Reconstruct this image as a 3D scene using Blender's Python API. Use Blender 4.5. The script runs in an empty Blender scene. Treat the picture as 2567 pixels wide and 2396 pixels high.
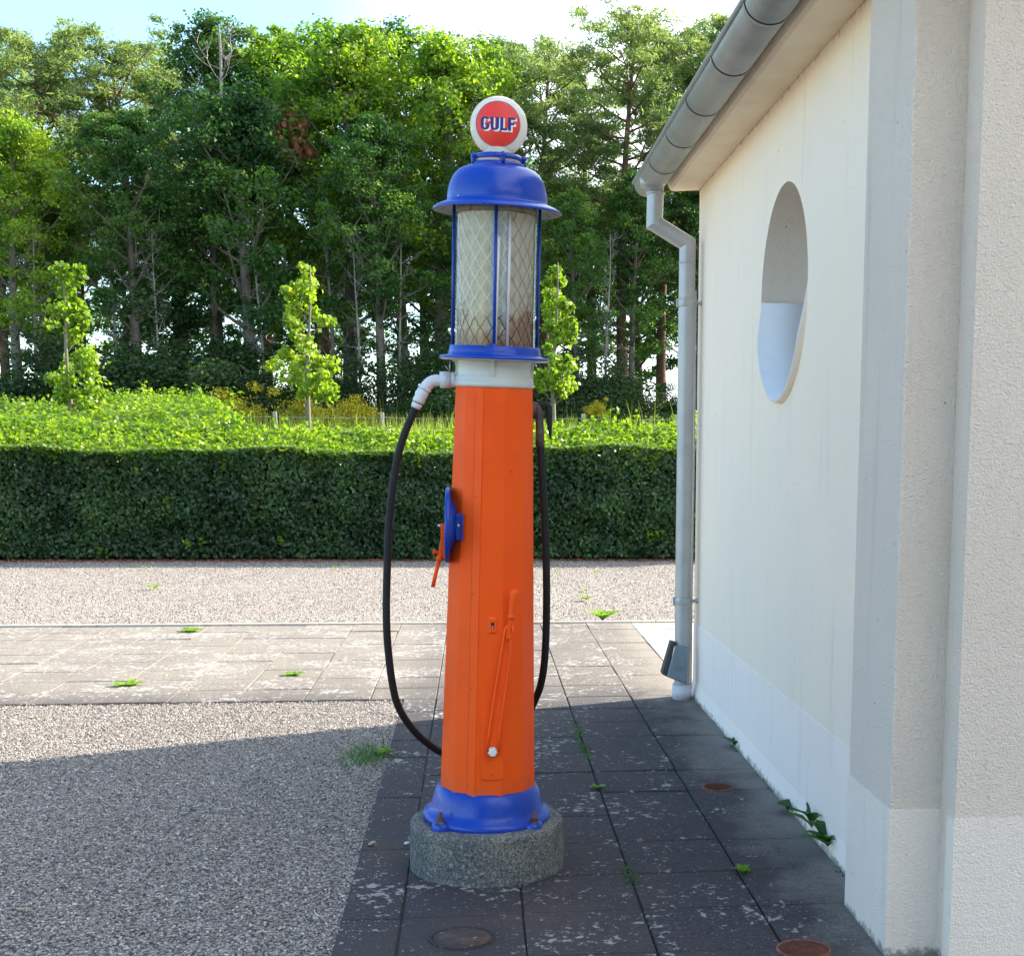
import bpy, math, random
import numpy as np
from mathutils import Vector, Matrix
C = bpy.context; D = bpy.data
SC = C.scene; COL = SC.collection
R = math.radians; PI = math.pi

# ------------------------------------------------------------------ camera
F, CX, CY, H = 3500.0, 1640.0, 1595.0, 1.59        # calibrated on the photo's 2567 px width
CAMM = Matrix(((0.9920848, -0.12525266, 0.00891756),
               (-0.00811254, -0.13480107, -0.99083947),
               (0.12530737, 0.98292443, -0.1347502)))   # rows: right, down, forward
cam_d = D.cameras.new('camera'); cam = D.objects.new('camera', cam_d); COL.objects.link(cam)
cam_d.sensor_fit = 'HORIZONTAL'; cam_d.sensor_width = 36; cam_d.lens = 36*F/2567
cam_d.shift_x = (1283.5-CX)/2567; cam_d.shift_y = (CY-1198)/2567
cam_d.clip_start = .1; cam_d.clip_end = 2000
rt, dn, fw = CAMM
cam.matrix_world = Matrix(((rt[0], -dn[0], -fw[0], 0), (rt[1], -dn[1], -fw[1], 0), (rt[2], -dn[2], -fw[2], H), (0, 0, 0, 1)))
SC.camera = cam

def ray(px, py):
    return CAMM.transposed() @ Vector(((px-CX)/F, (py-CY)/F, 1))
def onY(px, py, Y):
    r = ray(px, py); return r*(Y/r.y) + Vector((0, 0, H))
def onZ(px, py, z=0):
    r = ray(px, py); return r*((z-H)/r.z) + Vector((0, 0, H))
def onX(px, py, X):
    r = ray(px, py); return r*(X/r.x) + Vector((0, 0, H))

# ------------------------------------------------------------------ light
SUNV = Vector((1.5, .64, 1.0)).normalized()
el = math.asin(SUNV.z); az = math.atan2(SUNV.x, SUNV.y)
W = D.worlds.new('World'); SC.world = W; W.use_nodes = True
nt = W.node_tree; bg = nt.nodes['Background']
sky = nt.nodes.new('ShaderNodeTexSky'); sky.sky_type = 'NISHITA'; sky.sun_disc = False
sky.sun_elevation = el; sky.sun_rotation = az; sky.air_density = 1.0; sky.dust_density = .25; sky.ozone_density = 1.6
tc = nt.nodes.new('ShaderNodeTexCoord'); mp = nt.nodes.new('ShaderNodeMapping'); mp.inputs['Scale'].default_value = (1.2, 1.2, 3.2)
ns = nt.nodes.new('ShaderNodeTexNoise'); ns.inputs['Scale'].default_value = 2.2; ns.inputs['Detail'].default_value = 7; ns.inputs['Roughness'].default_value = .62
cr = nt.nodes.new('ShaderNodeValToRGB'); cr.color_ramp.elements[0].position = .36; cr.color_ramp.elements[1].position = .56
mixc = nt.nodes.new('ShaderNodeMix'); mixc.data_type = 'RGBA'
L = nt.links.new
L(tc.outputs['Generated'], mp.inputs['Vector']); L(mp.outputs[0], ns.inputs['Vector']); L(ns.outputs['Fac'], cr.inputs['Fac'])
sx = nt.nodes.new('ShaderNodeSeparateXYZ'); L(tc.outputs['Generated'], sx.inputs[0])
mr = nt.nodes.new('ShaderNodeMapRange'); mr.inputs['From Min'].default_value = -.10; mr.inputs['From Max'].default_value = .10; mr.inputs['To Min'].default_value = .0; L(sx.outputs['X'], mr.inputs['Value'])
mu = nt.nodes.new('ShaderNodeMath'); mu.operation = 'MULTIPLY'; L(cr.outputs['Color'], mu.inputs[0]); L(mr.outputs[0], mu.inputs[1])
tint = nt.nodes.new('ShaderNodeMix'); tint.data_type = 'RGBA'; tint.blend_type = 'MULTIPLY'; tint.inputs['Factor'].default_value = 1; tint.inputs['B'].default_value = (.83, .93, .97, 1)
L(sky.outputs[0], tint.inputs['A']); L(mu.outputs[0], mixc.inputs['Factor']); L(tint.outputs['Result'], mixc.inputs['A']); mixc.inputs['B'].default_value = (6.5, 6.8, 7.2, 1)
L(mixc.outputs['Result'], bg.inputs['Color']); bg.inputs['Strength'].default_value = .145
sd = D.lights.new('sun', 'SUN'); sun = D.objects.new('sun', sd); COL.objects.link(sun)
sd.energy = 5.0; sd.angle = R(.53); sd.color = (1, .91, .78)
sun.rotation_euler = (-SUNV).to_track_quat('-Z', 'Y').to_euler(); sun.location = (20, 10, 20)
VS = SC.view_settings; VS.view_transform = 'Standard'; VS.look = 'None'; VS.gamma = 1; VS.exposure = 1.62
SC.render.engine = 'CYCLES'

# ------------------------------------------------------------------ materials
MATS = {}
def mat(name, color, rough=.6, metal=0, bump=None, var=None, spec=None, coat=0, extra=None):
    """bump=(scale,strength,distance[,detail]); var=(scale, color2, lo, hi) mixes a second colour by noise"""
    m = D.materials.new(name); m.use_nodes = True; n = m.node_tree; b = n.nodes['Principled BSDF']
    b.inputs['Base Color'].default_value = (*color, 1); b.inputs['Roughness'].default_value = rough; b.inputs['Metallic'].default_value = metal
    if spec is not None: b.inputs['Specular IOR Level'].default_value = spec
    if coat: b.inputs['Coat Weight'].default_value = coat; b.inputs['Coat Roughness'].default_value = .12
    tcn = n.nodes.new('ShaderNodeTexCoord'); vec = tcn.outputs['Object']
    def noise(scale, detail=4, r=.6, v=None):
        t = n.nodes.new('ShaderNodeTexNoise'); t.inputs['Scale'].default_value = scale; t.inputs['Detail'].default_value = detail
        t.inputs['Roughness'].default_value = r; n.links.new(v or vec, t.inputs['Vector']); return t.outputs['Fac']
    def ramp(f, lo, hi):
        t = n.nodes.new('ShaderNodeMapRange'); t.inputs['From Min'].default_value = lo; t.inputs['From Max'].default_value = hi
        t.interpolation_type = 'SMOOTHSTEP'; n.links.new(f, t.inputs['Value']); return t.outputs['Result']
    def mix(f, a, bb):
        t = n.nodes.new('ShaderNodeMix'); t.data_type = 'RGBA'
        if isinstance(f, (int, float)): t.inputs['Factor'].default_value = f
        else: n.links.new(f, t.inputs['Factor'])
        for s, v in (('A', a), ('B', bb)):
            if isinstance(v, tuple): t.inputs[s].default_value = (*v[:3], 1)
            else: n.links.new(v, t.inputs[s])
        return t.outputs['Result']
    def math_(op, a, bb=None):
        t = n.nodes.new('ShaderNodeMath'); t.operation = op
        for i, v in enumerate((a, bb)):
            if v is None: continue
            if isinstance(v, (int, float)): t.inputs[i].default_value = v
            else: n.links.new(v, t.inputs[i])
        return t.outputs[0]
    k = type('K', (), dict(n=n, b=b, vec=vec, tcn=tcn, noise=staticmethod(noise), ramp=staticmethod(ramp), mix=staticmethod(mix), math=staticmethod(math_), m=m))
    col = None
    if var:
        for v in (var if isinstance(var, list) else [var]):
            col = mix(ramp(noise(v[0], 6), v[2], v[3]), col if col is not None else color, v[1])
        n.links.new(col, b.inputs['Base Color'])
    if bump:
        bl = bump if isinstance(bump, list) else [bump]; prev = None
        for q in bl:
            bn = n.nodes.new('ShaderNodeBump'); bn.inputs['Strength'].default_value = q[1]; bn.inputs['Distance'].default_value = q[2]
            n.links.new(noise(q[0], q[3] if len(q) > 3 else 4), bn.inputs['Height'])
            if prev: n.links.new(prev, bn.inputs['Normal'])
            prev = bn.outputs[0]
        n.links.new(prev, b.inputs['Normal'])
    if extra: extra(k, col)
    MATS[name] = m; return m

def leafmat(name, c1, c2, c3, trans=.45, tcol=None, rough=.45, big=.35):
    m = D.materials.new(name); m.use_nodes = True; n = m.node_tree; n.nodes.clear()
    out = n.nodes.new('ShaderNodeOutputMaterial'); g = n.nodes.new('ShaderNodeNewGeometry')
    rp = n.nodes.new('ShaderNodeValToRGB'); e = rp.color_ramp.elements
    e[0].color = (*c1, 1); e[1].color = (*c3, 1); x = e.new(.5); x.color = (*c2, 1)
    no = n.nodes.new('ShaderNodeTexNoise'); no.inputs['Scale'].default_value = big; no.inputs['Detail'].default_value = 3
    n.links.new(g.outputs['Position'], no.inputs['Vector'])
    mm = n.nodes.new('ShaderNodeMath'); mm.operation = 'MULTIPLY_ADD'; mm.inputs[1].default_value = .5
    n.links.new(g.outputs['Random Per Island'], mm.inputs[0])
    m2 = n.nodes.new('ShaderNodeMapRange'); m2.inputs['From Min'].default_value = .3; m2.inputs['From Max'].default_value = .7; m2.inputs['To Max'].default_value = .5
    n.links.new(no.outputs['Fac'], m2.inputs['Value']); n.links.new(m2.outputs[0], mm.inputs[2])
    n.links.new(mm.outputs[0], rp.inputs['Fac'])
    p = n.nodes.new('ShaderNodeBsdfPrincipled'); p.inputs['Roughness'].default_value = rough; p.inputs['Specular IOR Level'].default_value = .35
    t = n.nodes.new('ShaderNodeBsdfTranslucent'); mx = n.nodes.new('ShaderNodeMixShader'); mx.inputs['Fac'].default_value = trans
    hs = n.nodes.new('ShaderNodeMix'); hs.data_type = 'RGBA'; hs.blend_type = 'MULTIPLY'; hs.inputs['Factor'].default_value = 1
    tc_ = tcol or (3.2, 3.2, 1.2); hs.inputs['B'].default_value = (*tc_, 1)
    hs.clamp_result = False
    n.links.new(rp.outputs['Color'], p.inputs['Base Color']); n.links.new(rp.outputs['Color'], hs.inputs['A'])
    n.links.new(hs.outputs['Result'], t.inputs['Color'])
    n.links.new(p.outputs[0], mx.inputs[1]); n.links.new(t.outputs[0], mx.inputs[2]); n.links.new(mx.outputs[0], out.inputs['Surface'])
    MATS[name] = m; return m

def _worn(k, col):
    n = k.n; sep = n.nodes.new('ShaderNodeSeparateXYZ'); n.links.new(k.vec, sep.inputs[0])
    mpn = n.nodes.new('ShaderNodeMapping'); mpn.inputs['Scale'].default_value = (16, 16, 1.2); n.links.new(k.vec, mpn.inputs['Vector'])
    runs = k.ramp(k.noise(1.5, 5, .6, mpn.outputs[0]), .55, .8); c = k.mix(k.math('MULTIPLY', runs, .2), col, (.75, .10, .02))
    low = k.ramp(k.math('SUBTRACT', k.math('ADD', k.math('MULTIPLY', k.noise(24, 6, .7), .22), .08), sep.outputs['Z']), .0, .05); c = k.mix(k.math('MULTIPLY', low, .25), c, (.42, .11, .05))
    chip = k.ramp(k.noise(42, 3, .5), .735, .75); c = k.mix(k.math('MULTIPLY', chip, .8), c, (.20, .055, .02)); n.links.new(c, k.b.inputs['Base Color'])
    n.links.new(k.math('ADD', k.math('MULTIPLY', k.noise(6, 4, .6), .4), .35), k.b.inputs['Roughness'])
ORANGE = mat('orange paint', (1.0, .105, .005), .38, spec=.25, bump=[(7, .4, .010), (160, .16, .0014)], var=(3.5, (.94, .085, .005), .45, .75), extra=_worn)
def _wornb(k, col):
    n = k.n; chip = k.ramp(k.noise(48, 3, .5), .72, .735); c = k.mix(k.math('MULTIPLY', chip, .8), col, (.05, .03, .05))
    dust = k.ramp(k.noise(15, 6, .7), .52, .8); c = k.mix(k.math('MULTIPLY', dust, .07), c, (.2, .24, .42)); n.links.new(c, k.b.inputs['Base Color'])
    n.links.new(k.math('ADD', k.math('MULTIPLY', k.noise(9, 4, .6), .4), .12), k.b.inputs['Roughness'])
BLUE = mat('blue paint', (.002, .048, .38), .30, bump=[(14, .35, .005), (120, .15, .001)], coat=.15, var=(9, (.003, .034, .30), .45, .75), spec=.4, extra=_wornb)
WHITEP = mat('cream enamel', (.60, .60, .55), .35, bump=(40, .2, .002), var=(16, (.55, .5, .4), .6, .85))
PIPEW = mat('pale grey enamel', (.66, .68, .72), .4, bump=(60, .3, .002), var=(18, (.45, .4, .38), .58, .8))
RUST = mat('rust', (.16, .05, .025), .85, bump=(70, .6, .004), var=(30, (.30, .12, .06), .4, .7))
STEEL = mat('zinc steel', (.55, .56, .58), .38, .9, bump=(30, .1, .001))
RUBBER = mat('black rubber', (.006, .006, .007), .7, bump=(220, .3, .001))
DARK = mat('dark gap', (.01, .01, .01), .9)
GUN = mat('worn nozzle metal', (.09, .065, .065), .55, .4, bump=(60, .5, .003), var=(30, (.2, .15, .13), .45, .75))
WHITEBOLT = mat('white bolt paint', (.8, .8, .78), .35)
RED = mat('sign red', (.88, .045, .035), .35, var=(12, (.7, .03, .02), .4, .8))
NAVY = mat('letter blue', (.012, .03, .22), .35, var=(25, (.06, .02, .16), .45, .6))
LWHITE = mat('letter white', (.82, .8, .76), .4)
def _tr(k, col):
    n = k.n; t = n.nodes.new('ShaderNodeBsdfTranslucent'); t.inputs['Color'].default_value = (.9, .86, .76, 1)
    mx = n.nodes.new('ShaderNodeMixShader'); mx.inputs[0].default_value = .45
    out = n.nodes['Material Output']; n.links.new(k.b.outputs[0], mx.inputs[1]); n.links.new(t.outputs[0], mx.inputs[2]); n.links.new(mx.outputs[0], out.inputs[0])
OPAL = mat('opal glass', (.88, .86, .8), .12, extra=_tr)
def _glass(fac, rough):
    def f(k, col):
        n = k.n; t = n.nodes.new('ShaderNodeBsdfTransparent'); t.inputs['Color'].default_value = (.99, 1, .995, 1)
        g = n.nodes.new('ShaderNodeBsdfGlossy'); g.inputs['Roughness'].default_value = rough
        fr = n.nodes.new('ShaderNodeFresnel'); fr.inputs['IOR'].default_value = 1.45
        mx = n.nodes.new('ShaderNodeMixShader'); n.links.new(k.math('MULTIPLY', fr.outputs[0], fac), mx.inputs[0])
        n.links.new(t.outputs[0], mx.inputs[1]); n.links.new(g.outputs[0], mx.inputs[2]); n.links.new(mx.outputs[0], n.nodes['Material Output'].inputs[0])
    return f
GLASS = mat('clear glass', (.8, .9, .9), .05, extra=_glass(.45, .03))
def _pattern(k, col):
    # pebbled glass: dirty, side-to-side colour bands paint in reflections, rust creeping up from the rim
    n = k.n; sep = n.nodes.new('ShaderNodeSeparateXYZ'); n.links.new(k.vec, sep.inputs[0])
    hgt = k.math('SUBTRACT', sep.outputs['Z'], 1.745)
    nz = k.noise(11, 6, .65); nz2 = k.noise(34, 5, .6)
    edge = k.math('SUBTRACT', k.math('ADD', k.math('ADD', k.math('MULTIPLY', k.math('MULTIPLY', nz, k.math('ADD', .10, k.math('MULTIPLY', k.ramp(sep.outputs['X'], .0, .10), .17))), 1), k.math('MULTIPLY', nz2, .05)), k.math('MULTIPLY', k.ramp(k.noise(38, 3, .6), .45, .7), .03)), hgt)
    rustf = k.ramp(edge, .0, .075)
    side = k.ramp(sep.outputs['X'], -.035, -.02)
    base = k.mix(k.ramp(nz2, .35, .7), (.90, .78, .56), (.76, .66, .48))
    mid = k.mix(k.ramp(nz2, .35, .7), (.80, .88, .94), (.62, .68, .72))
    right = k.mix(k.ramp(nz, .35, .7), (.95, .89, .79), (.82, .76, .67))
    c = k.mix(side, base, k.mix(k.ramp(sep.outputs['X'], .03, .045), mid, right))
    c = k.mix(k.math('MULTIPLY', rustf, .8), c, k.mix(k.ramp(nz2, .4, .6), (.42, .15, .05), (.55, .33, .2)))
    n.links.new(c, k.b.inputs['Base Color'])
    t = n.nodes.new('ShaderNodeBsdfTranslucent'); n.links.new(c, t.inputs['Color'])
    mx = n.nodes.new('ShaderNodeMixShader'); mx.inputs[0].default_value = .5
    n.links.new(k.b.outputs[0], mx.inputs[1]); n.links.new(t.outputs[0], mx.inputs[2]); n.links.new(mx.outputs[0], n.nodes['Material Output'].inputs[0])
PATG = mat('dirty patterned glass', (.6, .55, .45), .3, bump=[(28, .6, .012, 2), (80, .3, .003)], extra=_pattern)
def _wires(k, col):
    n = k.n; sep = n.nodes.new('ShaderNodeSeparateXYZ'); n.links.new(k.vec, sep.inputs[0])
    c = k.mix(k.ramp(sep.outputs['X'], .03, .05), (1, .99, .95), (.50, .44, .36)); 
    nz = k.noise(11, 6, .65); f = k.ramp(k.math('SUBTRACT', k.math('MULTIPLY', nz, .3), k.math('SUBTRACT', sep.outputs['Z'], 1.745)), .0, .06)
    c = k.mix(f, c, (.16, .045, .015)); n.links.new(c, k.b.inputs['Base Color'])
WIRE = mat('lattice rib', (.6, .5, .4), .3, extra=_wires)
CONCRETE = mat('cast concrete', (.15, .155, .15), .95, bump=[(45, .9, .012, 6), (140, .8, .005, 5)],
               var=[(4, (.27, .26, .22), .45, .65), (170, (.05, .05, .048), .42, .62), (80, (.32, .31, .28), .50, .68)])
def _plast(k, col):
    n = k.n; sep = n.nodes.new('ShaderNodeSeparateXYZ'); n.links.new(k.tcn.outputs['Object'], sep.inputs[0])
    # faint vertical dirt runs and specks, splash dirt right at the foot
    mpn = n.nodes.new('ShaderNodeMapping'); mpn.inputs['Scale'].default_value = (9, 9, .55); n.links.new(k.vec, mpn.inputs['Vector'])
    runs = k.ramp(k.noise(1.6, 5, .6, mpn.outputs[0]), .55, .78)
    speck = k.ramp(k.noise(38, 2, .5), .745, .77)
    foot = k.ramp(k.math('ADD', sep.outputs['Z'], k.math('MULTIPLY', k.noise(26, 6, .7), -.12)), -.025, -.06)
    c = k.mix(k.math('MULTIPLY', runs, .22), col, (.42, .38, .31)); tz = k.ramp(k.math('ADD', sep.outputs['Z'], k.math('MULTIPLY', k.noise(17, 6, .75), .16)), 3.225, 3.27); c = k.mix(k.math('MULTIPLY', tz, .8), c, (.22, .13, .07)); c = k.mix(k.math('MULTIPLY', speck, .6), c, (.14, .12, .09))
    c = k.mix(k.math('MULTIPLY', foot, .75), c, (.12, .11, .085)); n.links.new(c, k.b.inputs['Base Color'])
PLASTER = mat('cream plaster', (.96, .81, .63), .95, bump=[(85, .55, .006, 5), (26, .25, .006, 3)], var=(1.3, (.93, .785, .64), .35, .7), extra=_plast)
def _rough(k, col): _plast(k, col)
PLROUGH = mat('rough cream render', (.96, .81, .67), .95, bump=[(150, 1.0, .014, 3), (60, .5, .006, 2)], var=(1.3, (.92, .775, .64), .35, .7), extra=_plast)
PLINTH = mat('pale blue white plinth paint', (.96, .83, .73), .9, bump=[(85, .4, .004, 5), (20, .2, .005)], var=(3, (.93, .81, .715), .35, .7), extra=_plast)
PLINR = mat('rough plinth paint', (.96, .82, .70), .92, bump=[(150, .8, .011, 3), (40, .4, .005, 2)], var=(1.3, (.92, .79, .68), .35, .7), extra=_plast)
SOFFIT = mat('stained soffit plaster', (.86, .74, .56), .95, bump=[(60, .5, .006, 5)], var=[(2.2, (.74, .61, .44), .4, .75), (30, (.16, .10, .06), .69, .74)])
ZINC = mat('dull zinc', (.34, .345, .33), .45, .35, bump=(12, .12, .004), var=(4, (.27, .275, .265), .4, .7))
ALU = mat('silver painted pipe', (.46, .455, .45), .42, .3, bump=(30, .05, .001), var=(6, (.40, .40, .395), .4, .7))
ROOFM = mat('roof tiles', (.12, .06, .045), .85, bump=(20, .4, .01))
SOCKET = mat('white plastic', (.68, .64, .68), .5, var=(20, (.5, .46, .44), .55, .8))
SILLM = mat('sill lining', (.86, .845, .83), .5, var=(8, (.80, .80, .80), .4, .7), bump=(3, .05, .01))
def _slab(k, col):
    n = k.n; g = n.nodes.new('ShaderNodeNewGeometry'); rnd = g.outputs['Random Per Island']
    sep = n.nodes.new('ShaderNodeSeparateXYZ'); n.links.new(k.vec, sep.inputs[0])
    Y = sep.outputs['Y']; X = sep.outputs['X']
    nb = k.noise(2.1, 5, .6); nf = k.noise(75, 5, .7)
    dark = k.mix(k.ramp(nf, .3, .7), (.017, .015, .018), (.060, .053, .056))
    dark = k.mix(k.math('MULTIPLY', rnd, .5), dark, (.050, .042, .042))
    # lighter beige along the wall; crossing strip paler, for lichen and painted-in sunlight
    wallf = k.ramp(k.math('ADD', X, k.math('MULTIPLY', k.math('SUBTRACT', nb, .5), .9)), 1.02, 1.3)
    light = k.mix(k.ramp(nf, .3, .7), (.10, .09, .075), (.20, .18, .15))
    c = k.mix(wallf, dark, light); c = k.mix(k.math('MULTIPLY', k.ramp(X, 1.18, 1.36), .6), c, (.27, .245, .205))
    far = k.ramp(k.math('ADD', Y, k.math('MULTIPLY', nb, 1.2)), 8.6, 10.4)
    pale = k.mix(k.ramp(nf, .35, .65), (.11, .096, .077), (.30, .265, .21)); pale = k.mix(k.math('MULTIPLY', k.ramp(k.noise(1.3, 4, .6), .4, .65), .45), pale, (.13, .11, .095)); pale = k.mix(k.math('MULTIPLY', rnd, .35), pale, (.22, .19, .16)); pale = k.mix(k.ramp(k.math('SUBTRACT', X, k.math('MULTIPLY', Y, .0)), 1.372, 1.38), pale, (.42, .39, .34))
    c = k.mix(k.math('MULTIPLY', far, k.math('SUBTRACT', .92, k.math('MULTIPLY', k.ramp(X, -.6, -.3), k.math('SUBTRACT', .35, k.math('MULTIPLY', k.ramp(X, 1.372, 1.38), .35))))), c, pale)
    # lichen
    l1 = k.math('ADD', k.math('MULTIPLY', k.noise(30, 6, .68), .62), k.math('MULTIPLY', k.noise(11, 5, .65), .38)); l2 = k.noise(1.9, 3, .6)
    th = k.math('ADD', l1, k.math('MULTIPLY', k.math('SUBTRACT', l2, .48), .34))
    th = k.math('ADD', th, k.math('MULTIPLY', far, .03)); th = k.math('SUBTRACT', th, k.math('MULTIPLY', wallf, .12))
    c = k.mix(k.math('MULTIPLY', k.ramp(th, .578, .61), .75), c, (.40, .37, .335))
    sp = k.ramp(k.noise(62, 2, .5), .68, .71); c = k.mix(k.math('MULTIPLY', sp, .6), c, (.36, .35, .34))
    c = k.mix(k.math('MULTIPLY', k.ramp(k.noise(3.1, 4, .6), .66, .74), .4), c, (.05, .075, .03)); c = k.mix(k.math('MULTIPLY', k.math('MULTIPLY', k.ramp(k.noise(1.7, 5, .65), .5, .68), .5), k.math('SUBTRACT', 1, far)), c, (.085, .058, .042))
    n.links.new(c, k.b.inputs['Base Color'])
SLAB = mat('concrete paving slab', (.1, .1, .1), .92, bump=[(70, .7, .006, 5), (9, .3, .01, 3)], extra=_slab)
def _joint(k, col): pass
SAND = mat('dark joint sand', (.035, .032, .028), 1, bump=(120, .8, .01, 4), var=(40, (.09, .08, .06), .5, .7))
KERBM = mat('kerb concrete', (.40, .37, .32), .9, bump=(80, .5, .005, 4), var=(12, (.26, .24, .2), .5, .7))
def _grav(k, col):
    n = k.n; v = n.nodes.new('ShaderNodeTexVoronoi'); v.inputs['Scale'].default_value = 62; n.links.new(k.vec, v.inputs['Vector'])
    sc = n.nodes.new('ShaderNodeSeparateColor'); n.links.new(v.outputs['Color'], sc.inputs[0])
    rp = n.nodes.new('ShaderNodeValToRGB'); e = rp.color_ramp.elements; e[0].color = (.14, .12, .11, 1); e[1].color = (.72, .64, .54, 1)
    for p, c in ((.3, (.34, .29, .25)), (.55, (.46, .37, .30)), (.75, (.38, .35, .32))): x = e.new(p); x.color = (*c, 1)
    n.links.new(sc.outputs[0], rp.inputs['Fac'])
    c = k.mix(k.ramp(v.outputs['Distance'], .35, .75), rp.outputs[0], (.10, .09, .08)); n.links.new(c, k.b.inputs['Base Color'])
    bn = n.nodes.new('ShaderNodeBump'); bn.inputs['Strength'].default_value = 1; bn.inputs['Distance'].default_value = .012; bn.invert = True
    n.links.new(v.outputs['Distance'], bn.inputs['Height']); n.links.new(bn.outputs[0], k.b.inputs['Normal'])
GRAVEL = mat('gravel bed', (.3, .3, .3), .9, extra=_grav)
def _stone(k, col):
    n = k.n; g = n.nodes.new('ShaderNodeNewGeometry')
    rp = n.nodes.new('ShaderNodeValToRGB'); e = rp.color_ramp.elements; e[0].color = (.06, .055, .055, 1); e[1].color = (.72, .66, .57, 1)
    for p, c in ((.2, (.19, .175, .165)), (.45, (.34, .30, .255)), (.6, (.42, .345, .28)), (.8, (.35, .33, .31))): x = e.new(p); x.color = (*c, 1)
    n.links.new(g.outputs['Random Per Island'], rp.inputs['Fac']); n.links.new(rp.outputs[0], k.b.inputs['Base Color'])
STONE = mat('gravel stone', (.3, .3, .3), .8, extra=_stone)
EARTH = mat('meadow ground', (.055, .085, .018), 1, bump=(15, .6, .03), var=(2, (.09, .10, .03), .4, .7))
BARK = mat('grey bark', (.13, .115, .095), .95, bump=(14, .8, .03, 6), var=(3, (.19, .175, .15), .45, .7))
PINEBARK = mat('pine bark', (.11, .065, .045), .95, bump=(9, .8, .04, 6), var=(1.4, (.20, .10, .06), .45, .7))
DEADW = mat('pale dead wood', (.24, .225, .20), .9, bump=(14, .5, .02))
WOOD = mat('grey weathered post', (.33, .31, .26), .9, bump=(30, .5, .01))
WIREM = mat('fence wire', (.45, .45, .45), .4, .8)
YBARK = mat('young bark', (.17, .16, .11), .85, bump=(20, .4, .01))
OAKL = leafmat('broad leaf', (.012, .042, .020), (.036, .100, .026), (.12, .19, .03), .40, (3.0, 3.0, .8))
OAKL2 = leafmat('yellow green leaf', (.03, .09, .02), (.10, .19, .025), (.26, .32, .04), .46, (3.2, 3.0, .8))
PINEL = leafmat('pine needles', (.045, .09, .045), (.12, .18, .07), (.25, .28, .11), .42, (2.6, 2.6, 1.3), .6)
DARKL = leafmat('undergrowth leaf', (.010, .028, .012), (.024, .055, .016), (.07, .12, .03), .3, (2.5, 2.6, 1.0))
HEDGEL = leafmat('hedge leaf', (.003, .014, .006), (.017, .050, .014), (.09, .18, .05), .22, (3.0, 3.2, .9), .38, 1.2)
SUNHEDGEL = leafmat('sun-toned hedge leaves and shoots', (.05, .12, .012), (.11, .20, .016), (.24, .32, .045), .45, (2.6, 2.5, .7), .38, 1.6)  # fresh shoots, and sunlight on the hedge top painted as yellow green
YOUNGL = leafmat('young maple leaf', (.07, .14, .018), (.15, .24, .022), (.30, .36, .05), .45, (2.2, 2.3, .8))
GRASSL = leafmat('grass blade', (.07, .12, .02), (.13, .20, .03), (.26, .27, .09), .5, (2.2, 2.2, 1.0))
WEEDL = leafmat('weed leaf', (.08, .17, .015), (.15, .28, .02), (.32, .42, .04), .4, (2.2, 2.2, 1.0), big=6)
DARKWEED = leafmat('dark weed leaf', (.02, .08, .02), (.04, .13, .03), (.1, .2, .05), .4, (2.2, 2.2, 1.0), big=6)
GORSEL = leafmat('yellow gorse bloom', (.16, .17, .02), (.50, .42, .02), (.72, .62, .04), .3, (1.2, 1.3, .8))
DEADL = leafmat('brown dead leaf', (.16, .06, .03), (.26, .10, .05), (.34, .16, .08), .35, (1.6, 1.5, 1.4))
CORE = mat('shade-dark hedge core', (.012, .016, .008), 1)  # near-black colour standing in for the shade between the leaves

# ------------------------------------------------------------------ mesh helpers
def link(o, parent=None):
    COL.objects.link(o)
    if parent: o.parent = parent
    return o
def thing(name, label, cat, loc=(0, 0, 0), group=None):
    o = D.objects.new(name, None); o.empty_display_size = .2; link(o); o.location = loc; tag(o, label, cat, group); return o
def tag(o, label, cat, group=None, kind=None):
    if label: o['label'] = label
    if cat: o['category'] = cat
    if group: o['group'] = group
    if kind: o['kind'] = kind
    return o
def npmesh(name, V, FC, k, mats, smooth=False, mi=None):
    """V (n,3); FC (m,k) constant-size faces"""
    V = np.asarray(V, np.float32); FC = np.asarray(FC, np.int32)
    me = D.meshes.new(name); me.vertices.add(len(V)); me.vertices.foreach_set('co', V.ravel())
    me.loops.add(FC.size); me.loops.foreach_set('vertex_index', FC.ravel())
    me.polygons.add(len(FC)); me.polygons.foreach_set('loop_start', np.arange(0, FC.size, k, dtype=np.int32))
    try: me.polygons.foreach_set('loop_total', np.full(len(FC), k, np.int32))
    except Exception: pass
    if mi is not None: me.polygons.foreach_set('material_index', np.asarray(mi, np.int32))
    if smooth: me.polygons.foreach_set('use_smooth', np.ones(len(FC), bool))
    for m in mats: me.materials.append(m)
    me.update(calc_edges=True); me.validate(); return me

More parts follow.
